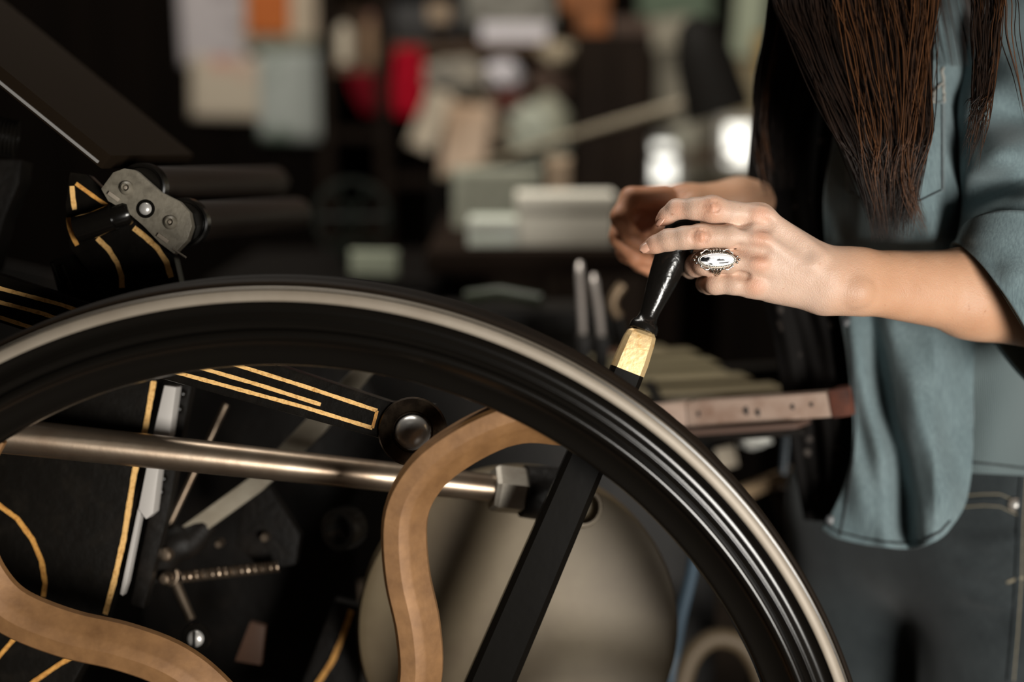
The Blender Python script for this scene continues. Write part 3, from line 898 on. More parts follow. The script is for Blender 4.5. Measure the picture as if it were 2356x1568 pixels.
surf_line([(1700, 572), (1728, 578), (1755, 582)], .0020, .008, 's', .0018)
surf_line([(1700, 630), (1715, 634)], .0018, .005, 's', .0010)
# creases over the finger joints
for (cx, cy, h) in ((1612, 544, 19), (1638, 474, 15)):
    for j, dx in enumerate((-17, -10, -2, 6, 13)):
        bow = -5 if dx < 0 else 5
        surf_line([(cx + dx - bow * .2, cy - h * .8), (cx + dx + bow, cy - h * .3), (cx + dx + bow, cy + h * .3), (cx + dx - bow * .2, cy + h * .8)], .0011, .0012, 's', .0001 if j % 2 else .0004)
hv, hf = hand.mesh(2)
del hand, palm

# --- far (right) hand, pinching, with its forearm
RD = 1.27
def r_(x, y, mm=0.0): return q(x, y, mm, RD)
def rr_(n): return n / F * RD
lo = np.array([r_(1380, 600)[0], r_(1500, 500, -60)[1] - .02, r_(1600, 650, 0)[2] - .01])
hi = np.array([r_(2020, 600)[0] + .02, r_(1500, 500, 150)[1] + .03, r_(1600, 400, 0)[2] + .03])
fh = Field(lo, hi, .0018)
fh.cone(r_(1480, 470, 12), r_(1580, 470, 20), rr_(34), rr_(40), .012)
fh.cone(r_(1470, 520, 18), r_(1580, 510, 24), rr_(36), rr_(44), .012)
fh.cone(r_(1570, 470, 22), r_(1700, 450, 45), rr_(42), rr_(40), .014)
fh.cone(r_(1570, 510, 26), r_(1700, 480, 50), rr_(40), rr_(38), .014)
fh.cone(r_(1700, 460, 45), r_(1960, 470, 110), rr_(44), rr_(70), .014)
def chain(pts, k=.004, m=.003):
    f = fh.copy_empty()
    for a, b in zip(pts[:-1], pts[1:]):
        f.cone(r_(*a[:3]), r_(*b[:3]), rr_(a[3]), rr_(b[3]), k)
    fh.merge(f, m)
chain([(1530, 452, -4, 28), (1452, 456, -14, 25), (1428, 500, -20, 23), (1452, 545, -22, 21), (1488, 572, -20, 17)])     # index
chain([(1500, 480, 10, 27), (1432, 500, 6, 24), (1424, 545, 2, 22), (1460, 590, 4, 20), (1492, 600, 8, 16)])             # middle
chain([(1500, 510, 24, 26), (1440, 535, 22, 23), (1440, 580, 20, 21), (1480, 612, 22, 16)])
chain([(1510, 540, 34, 24), (1460, 570, 34, 20), (1470, 605, 32, 17), (1495, 622, 34, 14)])
chain([(1590, 470, -2, 30), (1556, 500, -14, 24), (1524, 535, -22, 21), (1502, 562, -24, 17)], .004, .005)               # thumb
rv, rf = fh.mesh(2)
del fh

# --- torso, neck, head, upper arms, hips and legs under the clothes (coarser)
C = np.array([.385, 1.36]); Hp = np.array([.455, 1.405])
fw = np.array([-.82, -.57]); lf = np.array([.57, -.82])
def b3(c, f, l, z): return np.array([c[0] + f * fw[0] + l * lf[0], c[1] + f * fw[1] + l * lf[1], z])
bd_ = Field((-.02, .95, .03), (.85, 1.85, 1.80), .0065, .06)
bd_.cone(b3(Hp, 0, -.05, .95), b3(Hp, 0, .05, .95), .085, .085, .03)
bd_.cone(b3(Hp, 0, -.02, 1.0), b3(C, -.01, -.02, 1.18), .072, .08, .04)
bd_.cone(b3(Hp, 0, .03, 1.0), b3(C, -.01, .03, 1.18), .072, .08, .04)
bd_.cone(b3(C, -.015, -.045, 1.22), b3(C, -.015, .045, 1.22), .086, .086, .04)
bd_.cone(b3(C, -.01, -.10, 1.37), b3(C, -.01, .10, 1.37), .052, .052, .04)
bd_.cone(b3(C, 0, 0, 1.395), b3(C, .03, 0, 1.505), .05, .048, .03)          # neck
hc = b3(C, .065, 0, 1.610)                                                 # head
bd_.ellipsoid(hc + np.array([0, 0, .02]), (.078, .082, .095), .02)
bd_.ellipsoid(b3(C, .09, 0, 1.565), (.058, .055, .07), .02)
bd_.cone(b3(C, .145, 0, 1.610), b3(C, .160, 0, 1.583), .010, .013, .012)  # nose
bd_.cone(b3(C, .120, -.02, 1.543), b3(C, .120, .02, 1.543), .018, .018, .012)
bd_.ellipsoid(b3(C, .138, 0, 1.552), (.012, .016, .006), .006)
bd_.ellipsoid(b3(C, .105, 0, 1.503), (.022, .022, .018), .015)            # chin
for s_ in (-1, 1):
    bd_.ellipsoid(b3(C, .138, s_ * .032, 1.625), (.015, .015, .010), .008, 's')
    bd_.ellipsoid(b3(C, .055, s_ * .080, 1.600), (.014, .012, .026), .006)
sh = np.array(P(2475, -10, 1.30))
el = q(2430, 715, 78)
bd_.cone(b3(C, -.01, .09, 1.37), sh, .036, .030, .03)
bd_.cone(sh, el, .034, .032, .02)
shr = b3(C, -.01, -.128, 1.375); elr = np.array(P(2020, 520, 1.41))
bd_.cone(b3(C, -.01, -.10, 1.375), shr, .045, .038, .03)
bd_.cone(shr, elr, .036, .034, .02)
bd_.cone(elr, r_(1900, 468, 100), .036, .03, .02)
for s_ in (-1, 1):
    hp_ = b3(Hp, 0, s_ * .085, .90); kn = b3(Hp, .02, s_ * .095, .50); an = b3(Hp, -.01, s_ * .10, .09)
    bd_.cone(hp_, kn, .078, .052, .02); bd_.cone(kn, an, .05, .036, .02)
    bd_.cone(an + np.array([0, 0, -.03]), b3(Hp, .13, s_ * .115, .055), .032, .025, .015)
tv, tf = bd_.mesh(2)
del bd_
allv = np.concatenate([hv, rv, tv]); allf = np.concatenate([hf, rf + len(hv), tf + len(hv) + len(rv)])
body = np_mesh('body', allv, allf, M['skin'], person)
# natural flush of knuckles and fingertips
fl = np.zeros(len(allv), np.float32)
for (x, y, mm, r) in ((1638, 478, -12, 30), (1612, 544, -18, 28), (1748, 494, -8, 28), (1752, 545, -16, 26), (1748, 604, -14, 26), (1738, 656, -6, 24), (1520, 508, 8, 34), (1496, 568, 2, 38), (1604, 612, 4, 26), (1626, 652, 8, 26), (1560, 480, -2, 22)):
    d2_ = ((allv - q(x, y, mm)) ** 2).sum(1)
    fl = np.maximum(fl, np.exp(-d2_ / (2 * (rp(r) * .62) ** 2)))
fl[len(hv):len(hv) + len(rv)] = np.maximum(fl[len(hv):len(hv) + len(rv)], .75 * np.clip((r_(1620, 500)[0] - rv[:, 0]) / .03, 0, 1))
at_ = body.data.attributes.new('flush', 'FLOAT', 'POINT'); at_.data.foreach_set('value', fl.astype(np.float32))

tn = np.clip((allv[:, 0] - q(1860, 640)[0]) / .05, 0, 1).astype(np.float32)      # forearm, body and far hand are toned darker and warmer than the near hand
tn[len(hv):len(hv) + len(rv)] = 1.0
at3 = body.data.attributes.new('tan', 'FLOAT', 'POINT'); at3.data.foreach_set('value', tn)
def nail(x, y, mm, along, nrm, Ln, Wn):
    """curved nail plate"""
    c = Vector(q(x, y, mm)); a = Vector(along).normalized(); n_ = Vector(nrm); n_ = (n_ - a * n_.dot(a)).normalized(); s = a.cross(n_)
    verts, faces = [], []
    nu, nv_ = 9, 11
    for i in range(nu):
        u = -1 + 2 * i / (nu - 1)
        for j in range(nv_):
            v = -1 + 2 * j / (nv_ - 1)
            w = Wn * math.sqrt(max(0.06, 1 - abs(u) ** 3.2))
            verts.append(c + a * (u * Ln) + s * (v * w) + n_ * (-.55 * Wn * v * v - .10 * Ln * u * u))
    for i in range(nu - 1):
        for j in range(nv_ - 1):
            faces.append((i * nv_ + j, i * nv_ + j + 1, (i + 1) * nv_ + j + 1, (i + 1) * nv_ + j))
    o = new_mesh('fingernail', verts, faces, M['nail'], body, True)
    md = o.modifiers.new('thickness', 'SOLIDIFY'); md.thickness = .0006
    return o
nail(1484, 565, -2.4, P(1470, 577, HD) - P(1500, 556, HD - .002), -FWD * .9 + UP * .4 - RIGHT * .3, rp(17), rp(13))
nail(1517, 504, 4.6, P(1507, 520, HD) - P(1527, 492, HD - .001), -FWD * .40 + UP * .55 - RIGHT * .85, rp(17), rp(11))
# ------------------------------------------------------------------ clothing
def denim(name, c1, c2, scale=1.0, rough=.85):
    m = bpy.data.materials.new(name); m.use_nodes = True
    nt = m.node_tree; b = nt.nodes['Principled BSDF']; L = nt.links.new
    tc = nt.nodes.new('ShaderNodeTexCoord')
    n1 = nt.nodes.new('ShaderNodeTexNoise'); n1.inputs['Scale'].default_value = 16 * scale; n1.inputs['Detail'].default_value = 6
    mp = nt.nodes.new('ShaderNodeMapping'); mp.inputs['Scale'].default_value = (6, 6, .7)
    n2 = nt.nodes.new('ShaderNodeTexNoise'); n2.inputs['Scale'].default_value = 120 * scale; n2.inputs['Detail'].default_value = 3
    r = nt.nodes.new('ShaderNodeValToRGB')
    r.color_ramp.elements[0].position = .3; r.color_ramp.elements[0].color = (*c1, 1)
    r.color_ramp.elements[1].position = .72; r.color_ramp.elements[1].color = (*c2, 1)
    r2 = nt.nodes.new('ShaderNodeValToRGB')
    r2.color_ramp.elements[0].position = .3; r2.color_ramp.elements[0].color = (.72, .72, .74, 1)
    r2.color_ramp.elements[1].position = .75; r2.color_ramp.elements[1].color = (1.12, 1.12, 1.1, 1)
    mx = nt.nodes.new('ShaderNodeMix'); mx.data_type = 'RGBA'; mx.blend_type = 'MULTIPLY'; mx.inputs[0].default_value = 1
    w = nt.nodes.new('ShaderNodeTexNoise'); w.inputs['Scale'].default_value = 900
    bp = nt.nodes.new('ShaderNodeBump'); bp.inputs['Strength'].default_value = .25; bp.inputs['Distance'].default_value = .0006
    L(tc.outputs['Object'], n1.inputs['Vector']); L(tc.outputs['Object'], mp.inputs['Vector']); L(mp.outputs['Vector'], n2.inputs['Vector'])
    L(n1.outputs['Fac'], r.inputs['Fac']); L(n2.outputs['Fac'], r2.inputs['Fac'])
    L(r.outputs['Color'], mx.inputs[6]); L(r2.outputs['Color'], mx.inputs[7]); L(mx.outputs[2], b.inputs['Base Color'])
    L(tc.outputs['Object'], w.inputs['Vector']); L(w.outputs['Fac'], bp.inputs['Height']); L(bp.outputs['Normal'], b.inputs['Normal'])
    b.inputs['Roughness'].default_value = rough; b.inputs['Specular IOR Level'].default_value = .2
    b.inputs['Sheen Weight'].default_value = .15
    return m
M['shirt'] = denim('washed_denim_shirt', (.120, .168, .180), (.168, .224, .236))
M['jeans'] = denim('dark_denim', (.017, .022, .024), (.046, .055, .058))
M['thread'] = mat('dark_thread', (.012, .016, .018), .8)
M['thread_tan'] = mat('tan_thread', (.22, .19, .13), .8)

def coons(left, right, top, bottom, nu, nv):
    """px-space patch from four boundary polylines (left/right run top->bottom, top/bottom run left->right)"""
    def res(pl, n):
        pts = catmull([Vector((x, y, 0)) for x, y in pl], 10)
        ln = [0]
        for a, b in zip(pts[:-1], pts[1:]): ln.append(ln[-1] + (b - a).length)
        out, j = [], 0
        for i in range(n):
            t = ln[-1] * i / (n - 1)
            while j < len(ln) - 2 and ln[j + 1] < t: j += 1
            f = (t - ln[j]) / max(ln[j + 1] - ln[j], 1e-9)
            out.append(pts[j].lerp(pts[j + 1], min(max(f, 0), 1)))
        return out
    Lc, Rc, Tc, Bc = res(left, nv), res(right, nv), res(top, nu), res(bottom, nu)
    g = []
    for j in range(nv):
        v = j / (nv - 1); row = []
        for i in range(nu):
            u = i / (nu - 1)
            p = (1 - u) * Lc[j] + u * Rc[j] + (1 - v) * Tc[i] + v * Bc[i] - ((1 - u) * (1 - v) * Tc[0] + u * (1 - v) * Tc[-1] + (1 - u) * v * Bc[0] + u * v * Bc[-1])
            row.append((p.x, p.y, u, v))
        g.append(row)
    return g
def interp(x, xs, ys): return float(np.interp(x, xs, ys))
def gs(x, s): return math.exp(-(x / s) ** 2)

# --- shirt: front panel from the collar to the curved tail
def shirt_depth(x, y):
    xv = interp(y, [600, 730, 850, 950, 1050, 1150, 1260], [2000, 2008, 2020, 2040, 2066, 2082, 2090])
    amp = interp(y, [560, 700, 800, 950, 1150, 1260], [0.0, .45, .8, 1.1, 1.05, .8])
    d = interp(x, [1880, 1960, 2060, 2150, 2240, 2300], [1.292, 1.276, 1.255, 1.243, 1.258, 1.285])
    d += amp * (.030 * gs(x - xv, 24) - .014 * gs(x - xv - 78, 46) - .008 * gs(x - xv + 48, 24))
    d += .005 * amp * math.sin((x - .25 * y) / 21.0) * gs(x - 2000, 90)
    # chest: bust and pocket area above the arm
    up = max(0, min(1, (660 - y) / 110.0))
    d -= up * (.086 * math.exp(-((x - 2095) / 140) ** 2 - ((y - 390) / 300) ** 2))
    d += up * .016 * max(0, (x - 2165) / 90) ** 1.5
    d += up * .006 * math.sin((x + .45 * y) / 26.0) * gs(y - 520, 110)
    d += .003 * math.sin(x / 33 + y / 57) + .0022 * math.sin(x / 15 - y / 41)
    return d
Lb = [(1985, -160), (1955, 100), (1925, 280), (1898, 440), (1900, 560), (1920, 650), (1937, 740), (1950, 820), (1957, 900), (1963, 980), (1958, 1060), (1940, 1120), (1915, 1175), (1890, 1215)]
Rb = [(2330, -160), (2330, 100), (2330, 280), (2320, 420), (2295, 560), (2252, 650), (2244, 740), (2240, 850), (2239, 940), (2238, 1000), (2235, 1080), (2225, 1140), (2214, 1172), (2200, 1195)]
Tb = [(1985, -160), (2080, -165), (2180, -165), (2330, -160)]
Bb = [(1890, 1215), (1920, 1235), (1980, 1250), (2040, 1259), (2085, 1262), (2130, 1254), (2170, 1232), (2200, 1195)]
g = coons(Lb, Rb, Tb, Bb, 90, 230)
rows = [[P(x, y, shirt_depth(x, y)) for (x, y, u, v) in r] for r in g]
shirt = grid_sheet('denim_shirt', rows, M['shirt'], person, .0016)
tag(shirt, 'worn blue-grey denim shirt hanging open')
bpy.context.view_layer.update()
from mathutils.bvhtree import BVHTree
def bvh(obj):
    dg = bpy.context.evaluated_depsgraph_get(); e = obj.evaluated_get(dg); me = e.to_mesh()
    t = BVHTree.FromPolygons([obj.matrix_world @ v.co for v in me.vertices], [tuple(p.vertices) for p in me.polygons]); e.to_mesh_clear(); return t
CAMP = Vector((0, 0, CAMZ))
def on(t, x, y, lift=.0006, default=1.25):
    d = (P(x, y, 1.0) - CAMP).normalized()
    h = t.ray_cast(CAMP, d)
    p = h[0] if h[0] is not None else P(x, y, default)
    return p - d * lift
def dense(pts, step=4):
    out = []
    for a, b in zip(pts[:-1], pts[1:]):
        n = max(1, int(math.hypot(b[0] - a[0], b[1] - a[1]) / step))
        out += [(a[0] + (b[0] - a[0]) * i / n, a[1] + (b[1] - a[1]) * i / n) for i in range(n)]
    return out + [pts[-1]]
def seam(name, t, pts, w, m, parent, lift=.0005, thick=.0006):
    return ribbon(name, [on(t, x, y, lift) for x, y in dense(pts)], px(w, 1.25), thick, m, parent)
st = bvh(shirt)
# pocket: a second layer of cloth with its own edge, stitched
pk = coons([(1948, 300), (1948, 440)], [(2172, 232), (2172, 440)], [(1948, 300), (2060, 250), (2172, 232)], [(1948, 440), (2005, 462), (2062, 480), (2120, 462), (2172, 440)], 30, 26)
pocket = grid_sheet('chest_pocket', [[on(st, x, y, .0022) for (x, y, u, v) in r] for r in pk], M['shirt'], shirt, .0012)
ptree = bvh(pocket)
seam('pocket_stitching', ptree, [(2166, 240), (2167, 434)], 3.2, M['thread'], shirt)
seam('pocket_stitching', ptree, [(1954, 440), (2005, 459), (2062, 476), (2120, 459), (2166, 436)], 3.2, M['thread'], shirt)
# frayed torn edge of the pocket
M['fray'] = mat('frayed_white_cotton', (.30, .29, .26), .9)
for pts in ([(2148, 232), (2150, 212), (2160, 198), (2172, 190), (2172, 178), (2166, 166), (2172, 156)], [(2172, 196), (2172, 236)], [(2118, 244), (2136, 236), (2150, 234)]):
    tube('torn_thread', [on(st, x + rng.uniform(-2, 2), y, .003) for x, y in dense(pts, 5)], [.0011 + .0005 * rng.random() for _ in dense(pts, 5)], M['fray'], shirt, 6)
# placket: doubled front edge and its stitch line
pl_r = [(1935, 560), (1948, 650), (1957, 740), (1966, 820), (1971, 900), (1975, 980), (1969, 1060), (1960, 1120), (1949, 1180), (1938, 1234)]
seam('placket_stitching', st, [(x - 6, y) for x, y in pl_r], 3.0, M['thread'], shirt)
seam('hem_stitching', st, [(1898, 1205), (1930, 1223), (1985, 1237), (2040, 1246), (2085, 1249), (2128, 1241), (2165, 1220), (2186, 1196)], 5.0, M['thread'], shirt)
for (x, y) in ((1950, 600), (1964, 740), (1925, 1195)):
    lathe('shirt_button', [(0, .0015), (.0035, .0018), (.0048, .0012), (.0048, 0)], on(st, x - 14, y, .0002), -FWD, mat('dark_button', (.02, .022, .025), .4), shirt, 20)
# front far half of the shirt and the back (away from the camera)
def shell(name, ring_rows, m, parent, thick=.0016):
    return grid_sheet(name, ring_rows, m, parent, thick)
back = []
for k in range(24):
    t = k / 23; y = -160 + t * 1020
    row = []
    for (x, d) in catmull([Vector((2285 - 20 * t, 1.285, 0)), Vector((2400, 1.34 + .01 * t, 0)), Vector((2440, 1.43, 0)), Vector((2370, 1.50, 0)), Vector((2220, 1.52, 0)), Vector((2060, 1.50, 0)), Vector((1960, 1.44, 0)), Vector((1900, 1.38, 0))], 5) and [(v.x, v.y) for v in catmull([Vector((2285 - 20 * t, 1.285, 0)), Vector((2400, 1.34 + .01 * t, 0)), Vector((2440, 1.43, 0)), Vector((2370, 1.50, 0)), Vector((2220, 1.52, 0)), Vector((2060, 1.50, 0)), Vector((1960, 1.44, 0)), Vector((1900, 1.38, 0))], 5)]:
        row.append(P(x, y + 60 * (d - 1.28) / .24, d))
    back.append(row)
shell('shirt_back', back, M['shirt'], shirt)

# --- near sleeve: rings (left end, right end, depth, half depth, near-side offset in px)
rings = [((2420, -75), (2520, -60), 1.31, .02, (0, 0)), ((2330, -62), (2590, -40), 1.305, .06, (0, 0)), ((2262, -40), (2640, 60), 1.2800, .085, (0, 0)), ((2222, 110), (2600, 240), 1.2550, .078, (0, 8)), ((2204, 240), (2580, 400), 1.2300, .072, (4, 16)),
         ((2206, 350), (2580, 560), 1.2100, .067, (8, 24)), ((2214, 440), (2570, 690), 1.1950, .063, (14, 30)), ((2212, 510), (2520, 800), 1.1830, .059, (22, 20)), ((2202, 558), (2440, 880), 1.1750, .055, (34, 0)), ((2196, 566), (2392, 892), 1.1730, .053, (40, -8))]
def sleeve_rows(rings, nv, na, fold=1.0, grow=0.0):
    keys = [Vector((a[0], a[1], b[0])) for a, b, d, h, o in rings]
    k2 = [Vector((b[1], d, h)) for a, b, d, h, o in rings]
    k3 = [Vector((o[0], o[1], 0)) for a, b, d, h, o in rings]
    c1, c2, c3 = catmull(keys, nv), catmull(k2, nv), catmull(k3, nv)
    rows = []
    n = len(c1)
    for i in range(n):
        lx, ly, rx = c1[i]; ry, d, h = c2[i]; ox, oy, _ = c3[i]
        t = i / (n - 1)
        row = []
        for k in range(na):
            th = 2 * math.pi * k / na
            cxx, cyy = (lx + rx) / 2, (ly + ry) / 2
            ax_, ay_ = (rx - lx) / 2, (ry - ly) / 2
            f = 1 + grow
            x = cxx + ax_ * math.cos(th) * f + ox * math.sin(th)
            y = cyy + ay_ * math.cos(th) * f + oy * math.sin(th)
            dd = d - h * math.sin(th) * f
            # diagonal wrinkles gathered at the elbow
            w = 2.6 * fold * (.0075 * math.sin(y / 24.0 + x / 70.0 + 1.2) * gs(t - .62, .22) + .006 * math.sin(y / 41.0 - x / 55.0) * gs(t - .35, .3) + .004 * math.sin(y / 15.0 + x / 31.0) * gs(t - .72, .14))
            dd += w * (0.25 + .75 * abs(math.sin(th)))
            row.append(P(x, y, dd))
        rows.append(row)
    return rows
sl = grid_sheet('sleeve', sleeve_rows(rings, 8, 72), M['shirt'], shirt, .0016, wrap=True)
cuff_r = [((2209, 548), (2560, 640), 1.1710, .061, (20, -100)), ((2206, 553), (2500, 740), 1.1670, .0595, (24, -62)), ((2202, 558), (2450, 830), 1.1640, .058, (30, -30)), ((2197, 563), (2400, 893), 1.1610, .0560, (40, -8))]
cf = grid_sheet('rolled_cuff', sleeve_rows(cuff_r, 8, 72, .15, .02), M['shirt'], shirt, .0035, wrap=True)
sl2 = [((1990, -215), (1880, -210), 1.46, .02, (0, 0)), ((2120, -150), (1760, -150), 1.47, .08, (0, 0)), ((2090, 100), (1800, 180), 1.46, .075, (0, 0)), ((2040, 330), (1850, 430), 1.44, .066, (0, 0)), ((1990, 390), (1880, 560), 1.41, .058, (0, 0)), ((1950, 392), (1930, 540), 1.40, .05, (0, 0))]
grid_sheet('sleeve', sleeve_rows(sl2, 6, 48, .5), M['shirt'], shirt, .0016, wrap=True)

# yoke over the shoulders
yk = Field((.12, 1.15, 1.25), (.72, 1.66, 1.55), .006)
y0_, y1_ = np.array(P(2440, -5, 1.335)), b3(C, -.015, -.15, 1.385)
yk.cone(y0_, y1_, .054, .052, .02)
yk.cone((y0_ + y1_) / 2 + np.array([0, 0, .01]), (y0_ + y1_) / 2 + np.array([0, 0, -.08]), .062, .08, .04)
yv, yf = yk.mesh(2); del yk
np_mesh('shirt_yoke', yv, yf, M['shirt'], shirt)

# --- ribbed undershirt at the side
def ribbed():
    m = mat('ribbed_grey_knit', (.125, .165, .170), .9, sheen=.1)
    nt = m.node_tree; b = nt.nodes['Principled BSDF']
    tc = nt.nodes.new('ShaderNodeTexCoord'); w = nt.nodes.new('ShaderNodeTexWave'); w.wave_type = 'BANDS'; w.bands_direction = 'X'
    w.inputs['Scale'].default_value = 185; w.inputs['Distortion'].default_value = .3
    bp = nt.nodes.new('ShaderNodeBump'); bp.inputs['Strength'].default_value = .8; bp.inputs['Distance'].default_value = .0012
    nt.links.new(tc.outputs['Object'], w.inputs['Vector']); nt.links.new(w.outputs['Fac'], bp.inputs['Height']); nt.links.new(bp.outputs['Normal'], b.inputs['Normal'])
    return m
M['rib'] = ribbed()
rows = []
for j in range(60):
    t = j / 59; y = 640 + 448 * t
    row = []
    for i in range(64):
        u = i / 63; a = math.radians(-200 + 330 * u)
        cx_, cd_ = 2235 + 55 * t, 1.392
        rx_, rd_ = 318 - 30 * math.sin(t * 2.6), .118 + .012 * t
        x = cx_ + rx_ * math.sin(a) * .72
        d = cd_ - rd_ * math.cos(a)
        d += .0045 * math.sin(x / 28 + y / 90) * gs(y - 950, 160)
        row.append(P(x, y + 14 * gs(x - 2260, 60) * t * 0 + (x - 2240) * .05 * t + 40 * max(0, (d - 1.3)) / .2, d))
    rows.append(row)
us = grid_sheet('ribbed_undershirt', rows, M['rib'], person, .0014)
tag(us, 'pale grey ribbed undershirt below the shirt edge')
ut = bvh(us)
seam('undershirt_hem', ut, [(2230, 1062), (2290, 1068), (2356, 1076), (2420, 1080)], 5, M['thread'], us, .0002, .0005)

# --- jeans
hipc = Vector(P(2225, 1110, 1.425))
fj = Field((.12, 1.12, .04), (.80, 1.78, 1.14), .0048, .06)
zw = P(2240, 1060, 1.30).z + .03
HJ = np.array([.455, 1.405])
def h3(f, l, z): return np.array([HJ[0] + f * fw[0] + l * lf[0], HJ[1] + f * fw[1] + l * lf[1], z])
fj.cone(h3(0, -.055, .93), h3(0, .055, .93), .125, .125, .03)
fj.cone(h3(0, -.045, 1.05), h3(0, .045, 1.05), .112, .112, .04)
for s_ in (-1, 1):
    fj.cone(h3(.005, s_ * .088, .90), h3(.03, s_ * .098, .50), .101, .076, .03)
    fj.cone(h3(.03, s_ * .098, .50), h3(-.01, s_ * .105, .10), .074, .085, .03)
fj.v[:, :, int((zw - fj.lo[2]) / fj.h):] = .05
jv, jf = fj.mesh(3); del fj
# creases running across the lap
dj = np.zeros(len(jv))
for (x0, y0, x1, y1, wd, am) in ((2060, 1290, 2330, 1330, 16, .009), (2040, 1340, 2310, 1400, 20, .011), (2080, 1430, 2330, 1390, 16, .009), (2250, 1250, 2356, 1230, 12, .007), (2140, 1230, 2330, 1270, 14, .007)):
    a, b = np.array(P(x0, y0, 1.29)), np.array(P(x1, y1, 1.29)); ab = b - a
    t = np.clip(((jv - a) @ ab) / (ab @ ab), 0, 1); dist = np.linalg.norm(jv - a - t[:, None] * ab, axis=1)
    dist = np.linalg.norm((jv - a - t[:, None] * ab) * np.array([1, .25, 1]), axis=1)
    dj += am * np.exp(-(dist / px(wd, 1.29)) ** 2) * np.exp(-((t - .5) / .42) ** 2)
jv = jv + dj[:, None] * np.array([.15, -1, 0])[None, :]
jeans = np_mesh('jeans', jv, jf, M['jeans'], person)
tag(jeans, 'faded dark grey-blue jeans')
jt = bvh(jeans)
seam('side_seam', jt, [(2352, 1085), (2344, 1200), (2340, 1330), (2332, 1450), (2322, 1566)], 9, M['jeans'], jeans, -.0005, .0025)
seam('side_stitching', jt, [(2362, 1085), (2354, 1200), (2350, 1330), (2342, 1450), (2332, 1566)], 2.5, M['thread_tan'], jeans)
for off in (0, 26):
    seam('pocket_stitching', jt, [(2215, 1140 + off), (2262, 1136 + off), (2300, 1136 + off * 1.1), (2348, 1156 + off * 1.2)], 2.6, M['thread_tan'], jeans)
seam('pocket_edge', jt, [(2215, 1150), (2262, 1147), (2302, 1148), (2348, 1172)], 7, M['jeans'], jeans, -.0003, .0022)
seam('bar_tack', jt, [(2316, 1340), (2340, 1330), (2356, 1328)], 6, M['thread_tan'], jeans)
seam('bar_tack', jt, [(2330, 1500), (2326, 1560)], 5, M['thread_tan'], jeans)
rc = on(jt, 2336, 1161, .0005)
lathe('rivet_seat', [(0, .0006), (.0062, .0006), (.0066, 0)], rc, -FWD, mat('dark_brass', (.03, .022, .014), .5, .5), jeans, 20)
lathe('rivet', [(0, .0026), (.0018, .0024), (.0030, .0016), (.0036, .0006)], rc, -FWD, M['steel_bright'], jeans, 20)
# --- shoes on the floor
M['boot'] = mat('dark_leather', (.02, .014, .010), .45)
for s_ in (-1, 1):
    an = h3(-.01, s_ * .105, .06); to = h3(.16, s_ * .125, .035)
    f = Field(np.minimum(an, to) - .08, np.maximum(an, to) + .08, .004)
    f.cone(an, to, .046, .034, .02).cone(an + np.array([0, 0, .08]), an, .045, .046, .02)
    f.v[:, :, :max(0, int((0.0 - f.lo[2]) / f.h) + 1)] = .05
    v, fc = f.mesh(1); v[:, 2] = np.maximum(v[:, 2], .001)
    np_mesh('boot', v, fc, M['boot'], person)

# --- dark patterned scarf / blouse in the open front
def scarf_mat():
    m = mat('black_floral_scarf', (.008, .007, .0065), .85, spec=.1)
    nt = m.node_tree; b = nt.nodes['Principled BSDF']; L = nt.links.new
    tc = nt.nodes.new('ShaderNodeTexCoord')
    v = nt.nodes.new('ShaderNodeTexVoronoi'); v.inputs['Scale'].default_value = 62; v.inputs['Randomness'].default_value = .85
    n = nt.nodes.new('ShaderNodeTexNoise'); n.inputs['Scale'].default_value = 22
    r = nt.nodes.new('ShaderNodeValToRGB'); r.color_ramp.elements[0].position = .14; r.color_ramp.elements[0].color = (1, 1, 1, 1); r.color_ramp.elements[1].position = .30; r.color_ramp.elements[1].color = (0, 0, 0, 1)
    r2 = nt.nodes.new('ShaderNodeValToRGB'); r2.color_ramp.elements[0].position = .50; r2.color_ramp.elements[0].color = (0, 0, 0, 1); r2.color_ramp.elements[1].position = .60; r2.color_ramp.elements[1].color = (1, 1, 1, 1)
    mu = nt.nodes.new('ShaderNodeMath'); mu.operation = 'MULTIPLY'
    mx = nt.nodes.new('ShaderNodeMix'); mx.data_type = 'RGBA'; mx.inputs[6].default_value = (.007, .0062, .0058, 1); mx.inputs[7].default_value = (.10, .085, .075, 1)
    L(tc.outputs['Object'], v.inputs['Vector']); L(tc.outputs['Object'], n.inputs['Vector'])
    L(v.outputs['Distance'], r.inputs['Fac']); L(n.outputs['Fac'], r2.inputs['Fac'])
    L(r.outputs['Color'], mu.inputs[0]); L(r2.outputs['Color'], mu.inputs[1]); L(mu.outputs[0], mx.inputs[0]); L(mx.outputs[2], b.inputs['Base Color'])
    return m
M['scarf'] = scarf_mat()
g = coons([(1815, -160), (1775, 60), (1742, 200), (1726, 320), (1722, 430), (1738, 560), (1760, 700), (1778, 770), (1792, 850), (1806, 930), (1818, 1000), (1832, 1090), (1852, 1195)],  # lower left widened as a dark sheet in place of shade on the thigh
          [(2040, -160), (2000, 100), (1975, 280), (1955, 430), (1960, 560), (1990, 720), (2005, 800), (2012, 880), (2015, 960), (2012, 1040), (2004, 1110), (1990, 1200)],
          [(1815, -160), (1930, -165), (2040, -160)], [(1852, 1195), (1930, 1202), (1990, 1200)], 60, 120)
def scarf_depth(x, y, u, v):
    return 1.318 - .022 * math.sin(math.pi * u) + .014 * (1 - u) + .006 * math.sin(u * 13 + v * 5) + .002 * math.sin(u * 31 - v * 9) + .01 * v
scarf = grid_sheet('patterned_scarf', [[P(x, y, scarf_depth(x, y, u, v)) for (x, y, u, v) in r] for r in g], M['scarf'], person, .0018)
tag(scarf, 'black scarf with small pale flowers')

